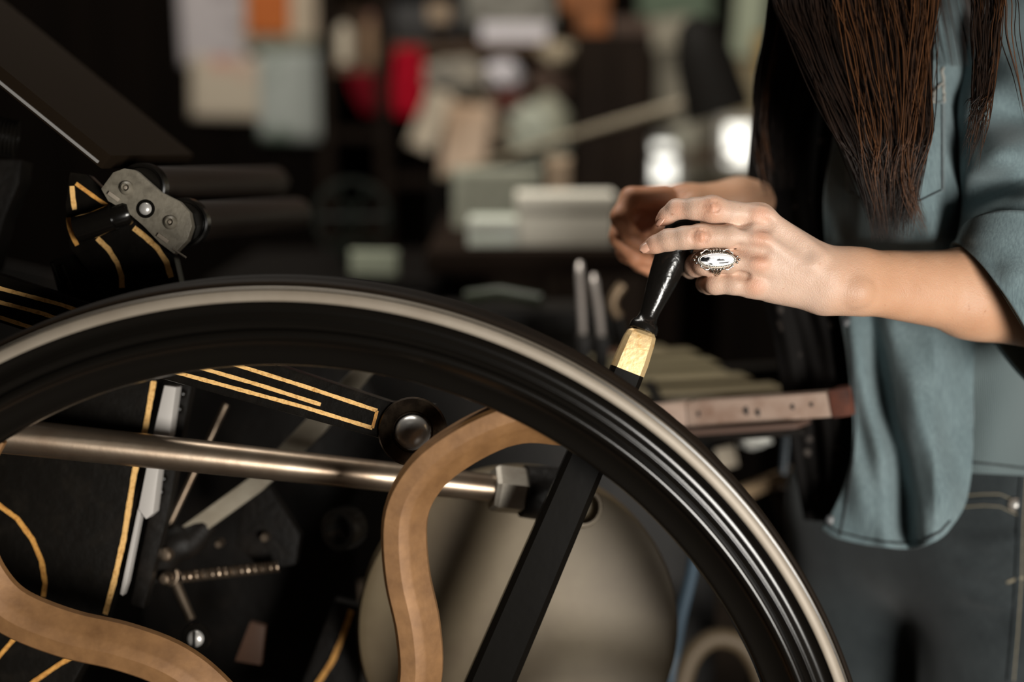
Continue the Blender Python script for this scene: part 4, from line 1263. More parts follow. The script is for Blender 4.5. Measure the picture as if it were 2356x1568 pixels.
# ------------------------------------------------------------------ hair
def hair_mat():
    m = bpy.data.materials.new('brown_hair'); m.use_nodes = True
    nt = m.node_tree; b = nt.nodes['Principled BSDF']
    a = nt.nodes.new('ShaderNodeAttribute'); a.attribute_name = 'tone'
    r = nt.nodes.new('ShaderNodeValToRGB')
    r.color_ramp.elements[0].position = 0; r.color_ramp.elements[0].color = (.007, .0042, .003, 1)
    r.color_ramp.elements[1].position = 1; r.color_ramp.elements[1].color = (.10, .040, .015, 1)
    e = r.color_ramp.elements.new(.6); e.color = (.020, .010, .006, 1)
    nt.links.new(a.outputs['Fac'], r.inputs['Fac']); nt.links.new(r.outputs['Color'], b.inputs['Base Color'])
    b.inputs['Roughness'].default_value = .42; b.inputs['Specular IOR Level'].default_value = .35
    return m
HV, HF, HT = [], [], []
def strand(pts, r, tone):
    pts = catmull(pts, 5); n = len(pts); base_ = len(HV)
    for i, p in enumerate(pts):
        t = (pts[min(i + 1, n - 1)] - pts[max(i - 1, 0)]).normalized()
        s = t.cross(FWD).normalized(); w = t.cross(s)
        rr0 = r * (1 if i < n * .75 else max(.12, (n - 1 - i) / (n * .25)))
        for k in range(3):
            a = 2 * math.pi * k / 3 + .5
            HV.append(p + rr0 * (math.cos(a) * s + math.sin(a) * w)); HT.append(tone)
    for i in range(n - 1):
        for k in range(3):
            HF.append((base_ + i * 3 + k, base_ + i * 3 + (k + 1) % 3, base_ + (i + 1) * 3 + (k + 1) % 3, base_ + (i + 1) * 3 + k))
headc = Vector(hc) + Vector((0, 0, .02))
def lock(n, guide, spread, r, tones, jit=6, end_jit=60):
    """guide: list of (px, py, d); spread: half width in px per guide point"""
    for _ in range(n):
        u = rng.uniform(-1, 1); dz = rng.uniform(-1, 1); cut = rng.uniform(0, end_jit)
        pts = []
        ang = rng.uniform(0, 6.28)
        for j, ((x, y, d), s) in enumerate(zip(guide, spread)):
            yy = y - (cut if j == len(guide) - 1 else cut * .5 if j == len(guide) - 2 else 0)
            pts.append(P(x + u * s + rng.uniform(-jit, jit), yy, d + dz * .012 + rng.uniform(-.003, .003)))
        root = headc + Vector((rng.uniform(-.05, .05), rng.uniform(-.07, .02), .085 + rng.uniform(-.02, .012)))
        mid = headc.lerp(pts[0], .55) + Vector((-.02, -.055, .02))
        strand([root, mid] + pts, r * rng.uniform(.7, 1.3), min(1, max(0, rng.choice(tones) + rng.uniform(-.12, .12))))
# main mass over the chest
lock(2200, [(1965, -60, 1.160), (1985, 120, 1.150), (2030, 300, 1.143), (2045, 430, 1.145), (2052, 560, 1.152)], [185, 150, 105, 66, 40], .00042, [.0, .1, .2, .35, .5], 14, 150)
lock(130, [(2010, -60, 1.150), (2040, 120, 1.140), (2055, 300, 1.133), (2050, 430, 1.135), (2055, 555, 1.142)], [120, 105, 80, 55, 50], .00036, [.6, .8, 1.0], 18, 140)
lock(60, [(2130, -60, 1.145), (2110, 150, 1.140), (2085, 330, 1.135), (2090, 450, 1.135), (2125, 545, 1.140)], [30, 26, 18, 14, 6], .0004, [.6, .8, 1.0], 8, 60)
# inner mass at the scarf side, toned darker to fill the shadowed gap
lock(700, [(1860, -60, 1.25), (1830, 80, 1.26), (1800, 200, 1.268), (1790, 320, 1.27), (1800, 440, 1.272)], [80, 70, 62, 45, 30], .0008, [.0, .05, .15, .3], 6, 150)
lock(70, [(1815, -60, 1.25), (1780, 100, 1.26), (1752, 250, 1.265), (1752, 380, 1.266), (1768, 470, 1.268)], [18, 18, 16, 18, 14], .0010, [.2, .45, .75], 5, 90)
# thin lock in front of the sleeve and loose wisps
lock(110, [(2265, -60, 1.115), (2270, 80, 1.11), (2262, 200, 1.105), (2250, 310, 1.10), (2232, 400, 1.10)], [38, 30, 22, 20, 16], .0004, [.2, .5, .8], 9, 170)
lock(7, [(2310, -60, 1.11), (2325, 80, 1.10), (2345, 200, 1.10), (2362, 330, 1.10)], [22, 22, 16, 10], .0005, [.5, .8], 6, 60)
# crown and back of the head
for _ in range(420):
    a = rng.uniform(0, 2 * math.pi)
    if abs(((a - math.atan2(-.57, -.82) + math.pi) % (2 * math.pi)) - math.pi) < .75: continue
    dv = Vector((math.cos(a), math.sin(a), 0)); r0 = .100
    top = headc + Vector((rng.uniform(-.02, .02), rng.uniform(-.02, .02), .10))
    strand([top, headc + dv * r0 * .75 + Vector((0, 0, .07)), headc + dv * r0 * 1.05, headc + dv * r0 * 1.0 + Vector((0, 0, -.12)), headc + dv * (r0 * .95 + .02) + Vector((.03, .02, -.26))], .0016, rng.choice([.1, .2, .4]))
hair = new_mesh('hair', HV, HF, hair_mat(), person, True)
tag(hair, 'long straight brown hair', kind='stuff')
at2 = hair.data.attributes.new('tone', 'FLOAT', 'POINT'); at2.data.foreach_set('value', HT)

# ------------------------------------------------------------------ ring on the ring finger
ringt = empty('ring', q(1650, 598, -14), 'silver ring with a long white oval stone, worn on a finger', 'ring')
M['silver'] = mat('polished_silver', (.78, .74, .68), .22, 1.0)
M['silver_dark'] = mat('oxidised_silver', (.10, .085, .07), .4, .9)
def stone_mat():
    m = mat('white_stone_black_vein', (.92, .92, .94), .18, spec=.6)
    nt = m.node_tree; b = nt.nodes['Principled BSDF']; L = nt.links.new
    tc = nt.nodes.new('ShaderNodeTexCoord'); n = nt.nodes.new('ShaderNodeTexNoise'); n.inputs['Scale'].default_value = 110; n.inputs['Detail'].default_value = 3
    mp = nt.nodes.new('ShaderNodeMapping'); mp.inputs['Scale'].default_value = (.55, 1, 1.5); mp.inputs['Location'].default_value = (3.3, 0, 1.2); mp.inputs['Rotation'].default_value = (0, .35, 0)
    r = nt.nodes.new('ShaderNodeValToRGB'); r.color_ramp.elements[0].position = .60; r.color_ramp.elements[0].color = (.92, .92, .95, 1); r.color_ramp.elements[1].position = .63; r.color_ramp.elements[1].color = (.012, .012, .014, 1)
    L(tc.outputs['Object'], mp.inputs['Vector']); L(mp.outputs['Vector'], n.inputs['Vector']); L(n.outputs['Fac'], r.inputs['Fac']); L(r.outputs['Color'], b.inputs['Base Color'])
    return m
rc = Vector(q(1649, 597, -14.2)); rn = (-FWD * .96 + UP * .02 + RIGHT * .08).normalized()
ru = (RIGHT + UP * .015); ru = (ru - rn * ru.dot(rn)).normalized(); rv_ = rn.cross(ru)
def oval(a, b, h, th): return rc + ru * (rp(a) * math.cos(th)) + rv_ * (rp(b) * math.sin(th)) + rn * h
def oval_solid(name, prof, m, parent):
    verts, faces = [], []; n = 56
    for (a, b, h) in prof:
        verts += [oval(a, b, h, 2 * math.pi * k / n) for k in range(n)]
    for i in range(len(prof) - 1):
        for k in range(n):
            faces.append((i * n + k, i * n + (k + 1) % n, (i + 1) * n + (k + 1) % n, (i + 1) * n + k))
    faces.append(tuple((len(prof) - 1) * n + k for k in range(n))); faces.append(tuple(range(n))[::-1])
    return new_mesh(name, verts, faces, m, parent, True, 50)
oval_solid('setting_plate', [(45, 19, -.0012), (46, 20, -.0008), (46, 20, .0004), (44, 18, .0006)], M['silver_dark'], ringt)
so = oval_solid('stone', [(39, 12.5, .0004), (39, 12.5, .0018), (37, 11.2, .0024), (31, 8.6, .0029), (18, 4.8, .0032), (4, 1.2, .0033)], stone_mat(), ringt)
tag(so, 'white stone with black veins')
tube('bezel', [oval(40, 13.4, .0012, 2 * math.pi * k / 64) for k in range(64)], .00075, M['silver'], ringt, 8, closed=True)
nb = 64
bm = bmesh.new()
for k in range(nb):            # twisted rope border
    a = 2 * math.pi * k / nb
    bmesh.ops.create_icosphere(bm, subdivisions=1, radius=.00062, matrix=Matrix.Translation(oval(43, 16, .0008, a)))
from_bm('rope_border', bm, M['silver'], ringt, auto=180)
bmsh = bpy.data.meshes.new('bead'); bm = bmesh.new(); bmesh.ops.create_icosphere(bm, subdivisions=2, radius=1.0); bm.to_mesh(bmsh); bm.free()
bmsh.polygons.foreach_set('use_smooth', [True] * len(bmsh.polygons)); bmsh.materials.append(M['silver'])
def bead(p, r):
    o = bpy.data.objects.new('bead', bmsh); col.objects.link(o); o.location = p; o.scale = (r, r, r)
    o.parent = ringt; o.matrix_parent_inverse = ringt.matrix_world.inverted()
for s_ in (0, math.pi):
    for k, (da, aa, bb, r) in enumerate(((0, 52, 18, 3.6), (.36, 50.5, 20, 3.0), (-.36, 50.5, 20, 3.0), (.72, 48, 20.5, 2.8), (-.72, 48, 20.5, 2.8))):
        bead(oval(aa, bb, .0004, s_ + da * (1 if s_ == 0 else -1)), rp(r))
for s_ in (1, -1):
    for k in range(-2, 3):
        bead(oval(0, 0, .0004, 0) + ru * rp(k * 7.2) + rv_ * rp(s_ * (22.5 - .5 * k * k)), rp(3.0))
    for q_ in (1, -1):          # scalloped wire between the beads
        tube('scallop_wire', catmull([oval(0, 0, .0003, 0) + ru * rp(q_ * x) + rv_ * rp(s_ * y) for x, y in ((17, 19.5), (21, 22.5), (27, 22), (32, 17.5), (38, 15.5))], 5), .00055, M['silver'], ringt, 8)
# band round the finger
fc_ = Vector(q(1651, 603, -2))
band = [fc_ + RIGHT * rp(1.5 * math.sin(a)) + UP * (rp(29.0) * math.cos(a)) - FWD * (rp(29.5) * math.sin(a)) for a in [2 * math.pi * k / 48 for k in range(48)]]
tube('band', band, .0017, M['silver'], ringt, 10, closed=True)
for (dx) in (-8, 0, 8):
    tube('shoulder_wire', catmull([rc + ru * rp(dx * 1.6) - rv_ * rp(20) - rn * .0004, rc + ru * rp(dx) - rv_ * rp(26) - rn * .002, rc + ru * rp(dx * .4) - rv_ * rp(31) - rn * .006], 5), .0009, M['silver'], ringt, 8)
# ------------------------------------------------------------------ the shop behind the press
def paper_mat(name, base, c2=None, sc=14, lo=.45, hi=.62, rough=.85): return mat(name, base, rough, spec=.15, noise=(sc, c2, lo, hi, 3) if c2 else None)
def flat_sheet(name, x0, y0, x1, y1, d, m, label, cat, group=None, tilt=0, thick=.002, parent=None, yaw=0.0, curl=0.0):
    """a sheet or board whose face fills the given pixel rectangle at depth d; real thickness, optionally curled"""
    c = P((x0 + x1) / 2, (y0 + y1) / 2, d)
    w, h = (x1 - x0) / F * d, (y1 - y0) / F * d
    rx_ = Vector((math.cos(yaw), math.sin(yaw), 0)); up_ = Vector((0, 0, 1)); nn = up_.cross(rx_)
    ct_, st_ = math.cos(math.radians(tilt)), math.sin(math.radians(tilt))
    rx2, up2 = rx_ * ct_ + up_ * st_, up_ * ct_ - rx_ * st_
    rows = []
    for j in range(9):
        v = j / 8 - .5
        rows.append([c + rx2 * (w * (i / 8 - .5)) - up2 * (h * v) - nn * (curl * ((i / 8 - .5) ** 2 + (v if v > 0 else 0) ** 2 * 1.5)) for i in range(9)])
    o = grid_sheet(name, rows, m, parent, thick)
    if label: tag(o, label, cat, group)
    return o
WD = 3.72      # depth of the papers on the back wall
def wd(y): return (Y1 + .008) / (CT + (H / 2 - y) / F * ST)
lav = paper_mat('lavender_paper', (.42, .38, .38), (.22, .19, .19), 9, .55, .68)
crm = paper_mat('cream_paper', (.47, .40, .31), (.50, .22, .17), 5, .52, .66)
pal = paper_mat('pale_blue_paper', (.36, .38, .35), (.14, .18, .14), 7, .52, .64)
ora = mat('orange_print', (.50, .17, .018), .8, noise=(4, (.42, .10, .012), .4, .6))
crm2 = paper_mat('warm_cream_card', (.52, .42, .31))
flat_sheet('pinned_poster', 412, -60, 566, 150, wd(50) - .012, lav, 'lavender poster at the left end of the pinned papers', 'poster', 'posters on the back wall', 1)
po = flat_sheet('pinned_poster', 558, -60, 738, 112, wd(30) - .016, crm2, 'cream poster printed with a solid orange block', 'poster', 'posters on the back wall', -1)
flat_sheet('orange_block', 567, -30, 668, 80, wd(30) - .0195, ora, None, None, None, -1, parent=po)
flat_sheet('grey_caption_strip', 575, 84, 735, 112, wd(100) - .0195, paper_mat('grey_green_strip', (.20, .20, .15)), None, None, None, -1, parent=po)
flat_sheet('pinned_poster', 438, 132, 612, 272, wd(200) - .018, crm, 'cream poster with a pink blotch, below the lavender one', 'poster', 'posters on the back wall', -1.5)
flat_sheet('pinned_poster', 596, 118, 742, 322, wd(220) - .022, pal, 'pale blue poster with a dark green figure, lowest on the wall', 'poster', 'posters on the back wall', -1)

# --- open shelving
SHY = 3.42
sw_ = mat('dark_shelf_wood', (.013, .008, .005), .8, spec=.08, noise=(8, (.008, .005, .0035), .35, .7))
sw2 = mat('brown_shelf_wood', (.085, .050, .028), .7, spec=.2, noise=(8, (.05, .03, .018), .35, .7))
def sp(x, y): return PY(x, y, SHY)
shelf = empty('open_shelf', (sp(1040, 400).x, SHY, 0), 'dark wooden open shelving crowded with papers and boxes', 'shelf')
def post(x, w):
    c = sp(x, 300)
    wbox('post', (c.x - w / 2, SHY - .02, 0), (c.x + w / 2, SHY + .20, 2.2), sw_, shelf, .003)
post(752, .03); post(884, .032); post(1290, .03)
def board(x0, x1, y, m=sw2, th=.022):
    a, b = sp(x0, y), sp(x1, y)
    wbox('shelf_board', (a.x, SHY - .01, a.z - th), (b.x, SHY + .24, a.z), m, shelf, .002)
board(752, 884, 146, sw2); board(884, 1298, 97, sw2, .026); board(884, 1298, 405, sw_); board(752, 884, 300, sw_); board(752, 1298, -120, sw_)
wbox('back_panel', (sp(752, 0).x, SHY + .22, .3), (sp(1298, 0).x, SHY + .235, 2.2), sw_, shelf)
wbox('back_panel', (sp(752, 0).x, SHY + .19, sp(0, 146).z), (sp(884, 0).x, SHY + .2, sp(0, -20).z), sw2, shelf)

def sbox(name, x0, y0, x1, y1, m, label, cat, group=None, Y=SHY, dep=.15, bev=.004, rot=0, extra=None):
    a, b = PY(x0, y1, Y), PY(x1, y0, Y)
    o = empty(name, ((a.x + b.x) / 2, Y + dep / 2, a.z), label, cat, group)
    wbox('carton', (a.x, Y, a.z), (b.x, Y + dep, b.z), m, o, bev, rot)
    if extra: extra(o, a, b)
    return o
def lid(m):
    return lambda o, a, b: wbox('lid', (a.x - .004, Y_ := (o.location.y - .079), b.z - .03), (b.x + .004, o.location.y + .079, b.z + .003), m, o, .003)
white_ = paper_mat('white_box_card', (.50, .48, .44)); lilac = paper_mat('lilac_white_paper', (.62, .58, .60)); grey_ = paper_mat('grey_card', (.22, .21, .18), (.14, .13, .11))
tan_ = paper_mat('tan_card', (.30, .22, .15)); brown_ = paper_mat('rust_card', (.26, .095, .035), (.17, .07, .03)); dkb = mat('dark_brown_card', (.05, .026, .015), .8); blk = mat('black_card', (.010, .008, .007), .6)
# bottle on the left shelf
b0 = sp(787, 144)
def bottle(x, y1, y0, r, m, label, group, cap=None):
    c = sp(x, y1); Ht = sp(x, y0).z - c.z
    o = empty('bottle', (c.x, SHY + .05, c.z), label, 'bottle', group)
    lathe('bottle_body', [(0, 0), (r, 0), (r, Ht * .66), (r * .92, Ht * .74), (r * .42, Ht * .84), (r * .40, Ht * .9), (0, Ht * .9)], (c.x, SHY + .05, c.z), (0, 0, 1), m, o, 24)
    lathe('bottle_cap', [(0, Ht * .89), (r * .46, Ht * .89), (r * .46, Ht), (0, Ht)], (c.x, SHY + .05, c.z), (0, 0, 1), cap or blk, o, 18)
bottle(787, 144, 40, .020, paper_mat('cream_bottle', (.50, .43, .33)), 'tall cream bottle with a black cap on the left shelf', 'bottles on the left shelf')
bottle(850, 144, 30, .017, paper_mat('brown_bottle', (.24, .15, .09)), 'brown bottle with pinkish cap beside the cream bottle', 'bottles on the left shelf', paper_mat('pink_cap', (.30, .14, .11)))
red_ = mat('red_cloth', (.42, .006, .022), .8, spec=.1)
red2 = mat('dark_red_cloth', (.15, .004, .010), .8, spec=.1)
def cloth(name, pts_l, pts_r, Y, m, label, cat):
    n = 26; L_ = catmull([Vector((x, y, 0)) for x, y in pts_l], 8); R_ = catmull([Vector((x, y, 0)) for x, y in pts_r], 8)
    rows = []
    for i in range(len(L_)):
        row = []
        for k in range(n):
            u = k / (n - 1); p = L_[i].lerp(R_[i], u)
            row.append(PY(p.x, p.y, Y + .012 * math.sin(u * 15 + i * .1)))
        rows.append(row)
    return tag(grid_sheet(name, rows, m, None, .003), label, cat)
cloth('hanging_rag', [(912, 108), (908, 160), (903, 215), (908, 266)], [(968, 108), (974, 160), (970, 215), (966, 268)], SHY - .04, red_, 'bright red cloth hanging from the shelf post', 'cloth')
cloth('hanging_rag', [(800, 165), (812, 215), (835, 262)], [(862, 165), (864, 215), (862, 262)], SHY - .02, red2, 'dark red cloth hanging below the bottles', 'cloth')
sbox('storage_box', 905, 10, 1062, 92, blk, 'black box on the top shelf left of the white box', 'box', 'boxes on the shelves')
tb = sbox('tin_lid', 985, 8, 1035, 52, tan_, 'small tan tin in front of the black box', 'tin', None, SHY - .05, .03)
sbox('storage_box', 1070, -30, 1278, 60, grey_, 'grey-white box on the top shelf under the ceiling', 'box', 'boxes on the shelves', SHY + .06)
sbox('paper_stack', 1105, 52, 1262, 96, lilac, 'bright white stack of paper on the top shelf', 'paper', None, SHY - .01)
sbox('storage_box', 1326, 26, 1400, 77, brown_, 'rust-brown box on the left end of the cupboard top', 'box', 'boxes on the shelves', 3.31)
sbox('storage_box', 1290, -30, 1402, 25, brown_, 'wider rust-brown box stacked on the smaller rust one', 'box', 'boxes on the shelves', 3.31)
def bundle(name, x, y, rx, ry, m, label, cat, Y=SHY - .01, dep=.05, tilt=0, group=None, seed=0):
    """crumpled paper bundle or bag: a folded, dented lump"""
    c = PY(x, y, Y); s_ = (c - CAMP).length / F
    rs = random.Random(seed)
    bm = bmesh.new(); bmesh.ops.create_icosphere(bm, subdivisions=4, radius=1.0)
    ph = [rs.uniform(0, 6) for _ in range(8)]
    ct_, st_ = math.cos(math.radians(tilt)), math.sin(math.radians(tilt))
    for v in bm.verts:
        x_, y_, z_ = v.co
        k = 1 + .10 * math.sin(5 * x_ + ph[0]) * math.sin(4 * z_ + ph[1]) + .07 * math.sin(9 * x_ + 7 * z_ + ph[2]) + .05 * math.sin(13 * y_ + 11 * z_ + ph[3])
        e = 2.6
        n_ = (abs(x_) ** e + abs(y_) ** e + abs(z_) ** e) ** (1 / e)
        x_, y_, z_ = x_ / n_ * k * rx * s_, y_ / n_ * k * dep, z_ / n_ * k * ry * s_
        v.co = (x_ * ct_ + z_ * st_, y_, -x_ * st_ + z_ * ct_)
        v.co += c
    return tag(from_bm(name, bm, m, None, auto=35), label, cat, group)
bundle('paper_bundle', 1045, 178, 72, 40, paper_mat('crumpled_grey_paper', (.33, .29, .23), (.16, .15, .13), 9, .5, .65), 'crumpled grey paper bundle on the middle shelf', 'paper', seed=1)
bundle('paper_bundle', 1160, 172, 40, 32, lilac, 'bright lilac-white paper bundle beside the crumpled grey one', 'paper', SHY - .04, seed=2)
bundle('paper_bundle', 1282, 124, 42, 26, paper_mat('cream_roll', (.40, .33, .23)), 'cream paper roll under the right end of the top shelf', 'paper', SHY - .02, seed=3)
bundle('cloth_bag', 1262, 195, 46, 42, dkb, 'dark brown bag below the cream roll', 'bag', SHY, seed=4)
flat_sheet('loose_sheet', 962, 205, 1020, 345, 3.34, paper_mat('ivory_sheet', (.46, .39, .30)), 'ivory sheet leaning to the right, leftmost of the loose sheets', 'paper', 'loose sheets on the shelf', -22, curl=.05)
flat_sheet('loose_sheet', 1010, 215, 1068, 320, 3.38, paper_mat('pale_mint_sheet', (.34, .34, .27)), 'pale mint sheet between the ivory and peach sheets', 'paper', 'loose sheets on the shelf', -14, curl=.04)
flat_sheet('loose_sheet', 1022, 240, 1122, 402, 3.32, paper_mat('peach_sheet', (.50, .37, .27), (.44, .30, .20), 5), 'large peach sheet, lowest of the loose sheets', 'paper', 'loose sheets on the shelf', -8, curl=.05)
flat_sheet('loose_sheet', 1110, 210, 1180, 330, 3.36, paper_mat('grey_brown_sheet', (.20, .155, .11)), 'grey-brown sheet behind the peach sheet', 'paper', 'loose sheets on the shelf', 12, curl=.04)
bundle('rag', 1172, 232, 36, 32, mat('maroon_rag', (.10, .022, .014), .9), 'maroon rag between the sheets and the mint bag', 'cloth', SHY - .03, seed=6)
bundle('plastic_bag', 1240, 300, 66, 70, paper_mat('mint_plastic', (.36, .37, .30), (.26, .25, .18), 8, .45, .65), 'pale mint bag standing on the shelf', 'bag', SHY - .05, tilt=-14, seed=7)

# --- ruled board and cartons on the far table
TD = 2.05
tbl_m = mat('dark_table_wood', (.012, .0075, .005), .8, spec=.05, noise=(8, (.016, .010, .007), .35, .7))
tz = P(1250, 565, TD).z
table = empty('work_table', (P(1250, 600, TD).x, 2.2, 0), 'dark wooden table behind the press', 'table')
ta, tb_ = P(985, 566, TD), P(1700, 566, TD)
wbox('table_top', (ta.x, 1.98, tz - .035), (tb_.x, 2.62, tz), tbl_m, table, .004)
for x in (ta.x + .03, tb_.x - .08):
    for y in (2.02, 2.54):
        wbox('table_leg', (x, y, 0), (x + .05, y + .05, tz - .03), tbl_m, table, .003)
def tbx(name, x0, y0, x1, y1, Y, dep, m, label, cat, group=None):
    a, b = PY(x0, y1, Y), PY(x1, y0, Y)
    o = empty(name, ((a.x + b.x) / 2, Y + dep / 2, tz), label, cat, group)
    wbox('carton', (a.x, Y, tz + .0005), (b.x, Y + dep, b.z), m, o, .003)
    return o, a, b
cw = mat('white_carton', (.78, .73, .62), .8, noise=(30, (.70, .66, .56), .4, .7, 3, (.1, 1, 6)))
o, a, b = tbx('paper_carton', 1192, 452, 1412, 562, 2.03, .09, cw, 'white paper carton on the table beside the far hand', 'box', 'cartons on the table')
wbox('carton_lid', (a.x - .003, 2.028, b.z - .02), (b.x + .003, 2.122, b.z + .003), cw, o, .002)
mintp = mat('glossy_mint_pad', (.70, .74, .64), .35)
o, a, b = tbx('notepad', 1076, 510, 1190, 570, 2.03, .12, mintp, 'bright mint-white pad at the left end of the table', 'pad')
wbox('pad_binding', (a.x, 2.027, b.z - .008), (b.x, 2.04, b.z + .002), mat('pale_binding', (.6, .6, .52), .6), o)
flat_sheet('ruled_board', 1042, 386, 1248, 556, 2.32, paper_mat('ruled_mint_board', (.27, .27, .215), (.23, .23, .18), 30), 'pale mint board standing behind the bright pad', 'board', None, 0, .01)
flat_sheet('tan_board', 1258, 360, 1312, 552, 2.36, tan_, 'narrow tan board behind the white carton', 'board', None, 0, .012)
# --- small mint tag and green lamp on a dark cabinet further left
cb = empty('type_cabinet', (P(800, 640, 2.2).x, 2.3, 0), 'black cabinet behind the wheel with a mint card on it', 'cabinet')
ca, cc = P(480, 640, 2.2), P(1010, 640, 2.2)
wbox('cabinet_body', (ca.x, 2.14, 0), (cc.x, 2.6, ca.z), mat('black_cabinet', (.005, .0042, .0036), .7, spec=.06), cb, .006)
for k in range(8):
    wbox('drawer', (ca.x + .02, 2.125, ca.z - .07 - k * .06), (cc.x - .02, 2.142, ca.z - .02 - k * .06), mat('black_drawer', (.012, .010, .009), .45) if k == 0 else bpy.data.materials['black_drawer'], cb, .003)
flat_sheet('mint_card', 806, 576, 916, 637, 2.16, paper_mat('mint_card_stock', (.30, .32, .24)), 'small pale mint card standing on the black cabinet', 'card', None, -1, .003)
lathe_o = empty('iron_wheel', P(810, 500, 2.3), 'dark green iron hand wheel standing in the shadow', 'wheel')
lathe('wheel_rim', [(.055, -.01), (.062, -.01), (.064, 0), (.062, .01), (.055, .01)], P(810, 500, 2.3), (0.1, -1, .1), mat('dark_green_enamel', (.006, .008, .0055), .5, spec=.15), lathe_o, 40, closed=True)
for k in range(3):
    a = k * math.pi / 3
    tube('wheel_spoke', [P(810, 500, 2.3) + Vector((math.cos(a), .1 * math.cos(a), math.sin(a))) * .058, P(810, 500, 2.3) - Vector((math.cos(a), .1 * math.cos(a), math.sin(a))) * .058], .005, bpy.data.materials['dark_green_enamel'], lathe_o, 8)
wbox('wheel_foot', (P(790, 600, 2.3).x, 2.27, ca.z), (P(830, 600, 2.3).x, 2.31, P(810, 555, 2.3).z), bpy.data.materials['dark_green_enamel'], lathe_o, .004)

# --- tall dark cupboard and what stands right of it
kx0, kx1 = PY(1322, 300, 3.3).x, PY(1500, 300, 3.3).x
cup = empty('tall_cupboard', ((kx0 + kx1) / 2, 3.45, 0), 'tall dark brown cupboard right of the shelves', 'cupboard')
wbox('cupboard_body', (kx0, 3.3, 0), (kx1, 3.7, PY(1400, 78, 3.3).z), sw_, cup, .006)
for (a, b) in ((kx0 + .012, (kx0 + kx1) / 2 - .004), ((kx0 + kx1) / 2 + .004, kx1 - .012)):
    dr = wbox('cupboard_door', (a, 3.285, .08), (b, 3.3, PY(1400, 92, 3.3).z), sw_, cup, .004)
    lathe('door_knob', [(0, .02), (.01, .018), (.012, .01), (.006, .004), (.006, 0)], ((kx0 + kx1) / 2 + (-.025 if a == kx0 + .012 else .025), 3.285, 1.0), (0, -1, 0), M['steel'], dr, 14)
sbox('storage_box', 1406, 40, 1500, 77, dkb, 'dark brown box on top of the tall cupboard', 'box', 'boxes on the shelves', 3.32, .2)
# lit panes and pale boards at the right
M['sky_pane'] = mat('daylight_pane', (.8, .8, .75), .4, emit=((1.0, .98, .88), 1.6))
pn = empty('window_3', PY(1600, 400, Y1)); struct(pn)
def pane(x0, y0, x1, y1, name='pane'):
    a, b = PY(x0, y1, Y1 - .16), PY(x1, y0, Y1 - .16)
    wbox(name, (a.x, Y1 - .162, a.z), (b.x, Y1 - .154, b.z), M['sky_pane'], pn)
    for (c, d, e, f_) in ((a.x - .02, a.x, a.z - .02, b.z + .02), (b.x, b.x + .02, a.z - .02, b.z + .02), (a.x, b.x, a.z - .02, a.z), (a.x, b.x, b.z, b.z + .02)):
        wbox('pane_frame', (c, Y1 - .17, e), (d, Y1, f_), M['frame_wood'], pn, .002)
pane(1503, 330, 1552, 418); pane(1668, 288, 1730, 375)
khaki = paper_mat('khaki_board', (.20, .165, .10), (.13, .10, .06), 6, .4, .65); greyb = paper_mat('grey_khaki_board', (.24, .215, .165), (.16, .14, .10), 6, .4, .65)
flat_sheet('wall_board', 1512, 120, 1640, 420, 3.7, greyb, 'grey board on the back wall beside the cupboard', 'board', None, 0, .012)
flat_sheet('wall_board', 1640, 120, 1900, 425, 3.66, khaki, 'khaki board on the back wall behind the person', 'board', None, 0, .012)
flat_sheet('notice_sheet', 1690, -40, 1760, 130, 3.6, paper_mat('pale_green_sheet', (.26, .28, .20)), 'pale green sheet above the khaki board', 'paper', None, -3)
flat_sheet('notice_sheet', 1470, -60, 1640, 62, 3.6, paper_mat('green_poster', (.085, .11, .075)), 'dull green sheet at the top behind the lamp', 'paper', None, 0)
flat_sheet('notice_sheet', 1490, 40, 1590, 110, 3.55, greyb, 'grey sheet just left of the lamp shade', 'paper', None, 8)
flat_sheet('ochre_sheet', 1742, 70, 1860, 190, 3.58, paper_mat('ochre_card', (.24, .145, .045)), 'ochre card on the wall behind the hair', 'paper', None, 10)
bundle('white_jar', 1570, 318, 26, 30, paper_mat('white_ceramic', (.40, .38, .30)), 'small white jar between the two bright panes', 'jar', 3.6, seed=9, dep=.03)
jz = PY(1570, 347, 3.6)
tag(wbox('wall_ledge', (jz.x - .10, 3.54, jz.z - .018), (jz.x + .12, 3.76, jz.z), sw2, None, .003), 'small brown wooden ledge under the white jar', 'shelf')
# --- drafting lamp: long pale arm and dark tilted shade
lamp = empty('drafting_lamp', P(1010, 405, 2.55), 'desk lamp with a long pale arm and dark tilted shade', 'lamp')
apale = mat('pale_lamp_arm', (.23, .19, .13), .45)
tube('lamp_arm', [P(1010, 408, 2.62), P(1300, 318, 2.5), P(1596, 232, 2.4)], [.006, .0078, .0098], apale, lamp, 14)
sh0, sh1 = P(1600, 60, 2.36), P(1655, 262, 2.38)
tube('lamp_shade', [sh0 + (sh0 - sh1) * .1, sh0, sh0.lerp(sh1, .35), sh1], [.012, .030, .047, .056], mat('dark_lamp_shade', (.006, .005, .004), .7, spec=.1), lamp, 32)
tube('lamp_joint', [P(1588, 234, 2.40), P(1640, 205, 2.38)], .014, bpy.data.materials['dark_lamp_shade'], lamp, 14)
tube('lamp_post', [P(1010, 408, 2.62), P(1004, 620, 2.66), Vector((P(1004, 620, 2.66).x, P(1004, 620, 2.66).y, 0.0))], .011, bpy.data.materials['dark_lamp_shade'], lamp, 14)
lathe('lamp_base', [(0, .03), (.03, .03), (.12, .015), (.13, 0), (0, 0)], (P(1004, 620, 2.66).x, P(1004, 620, 2.66).y, 0), (0, 0, 1), bpy.data.materials['dark_lamp_shade'], lamp, 32)

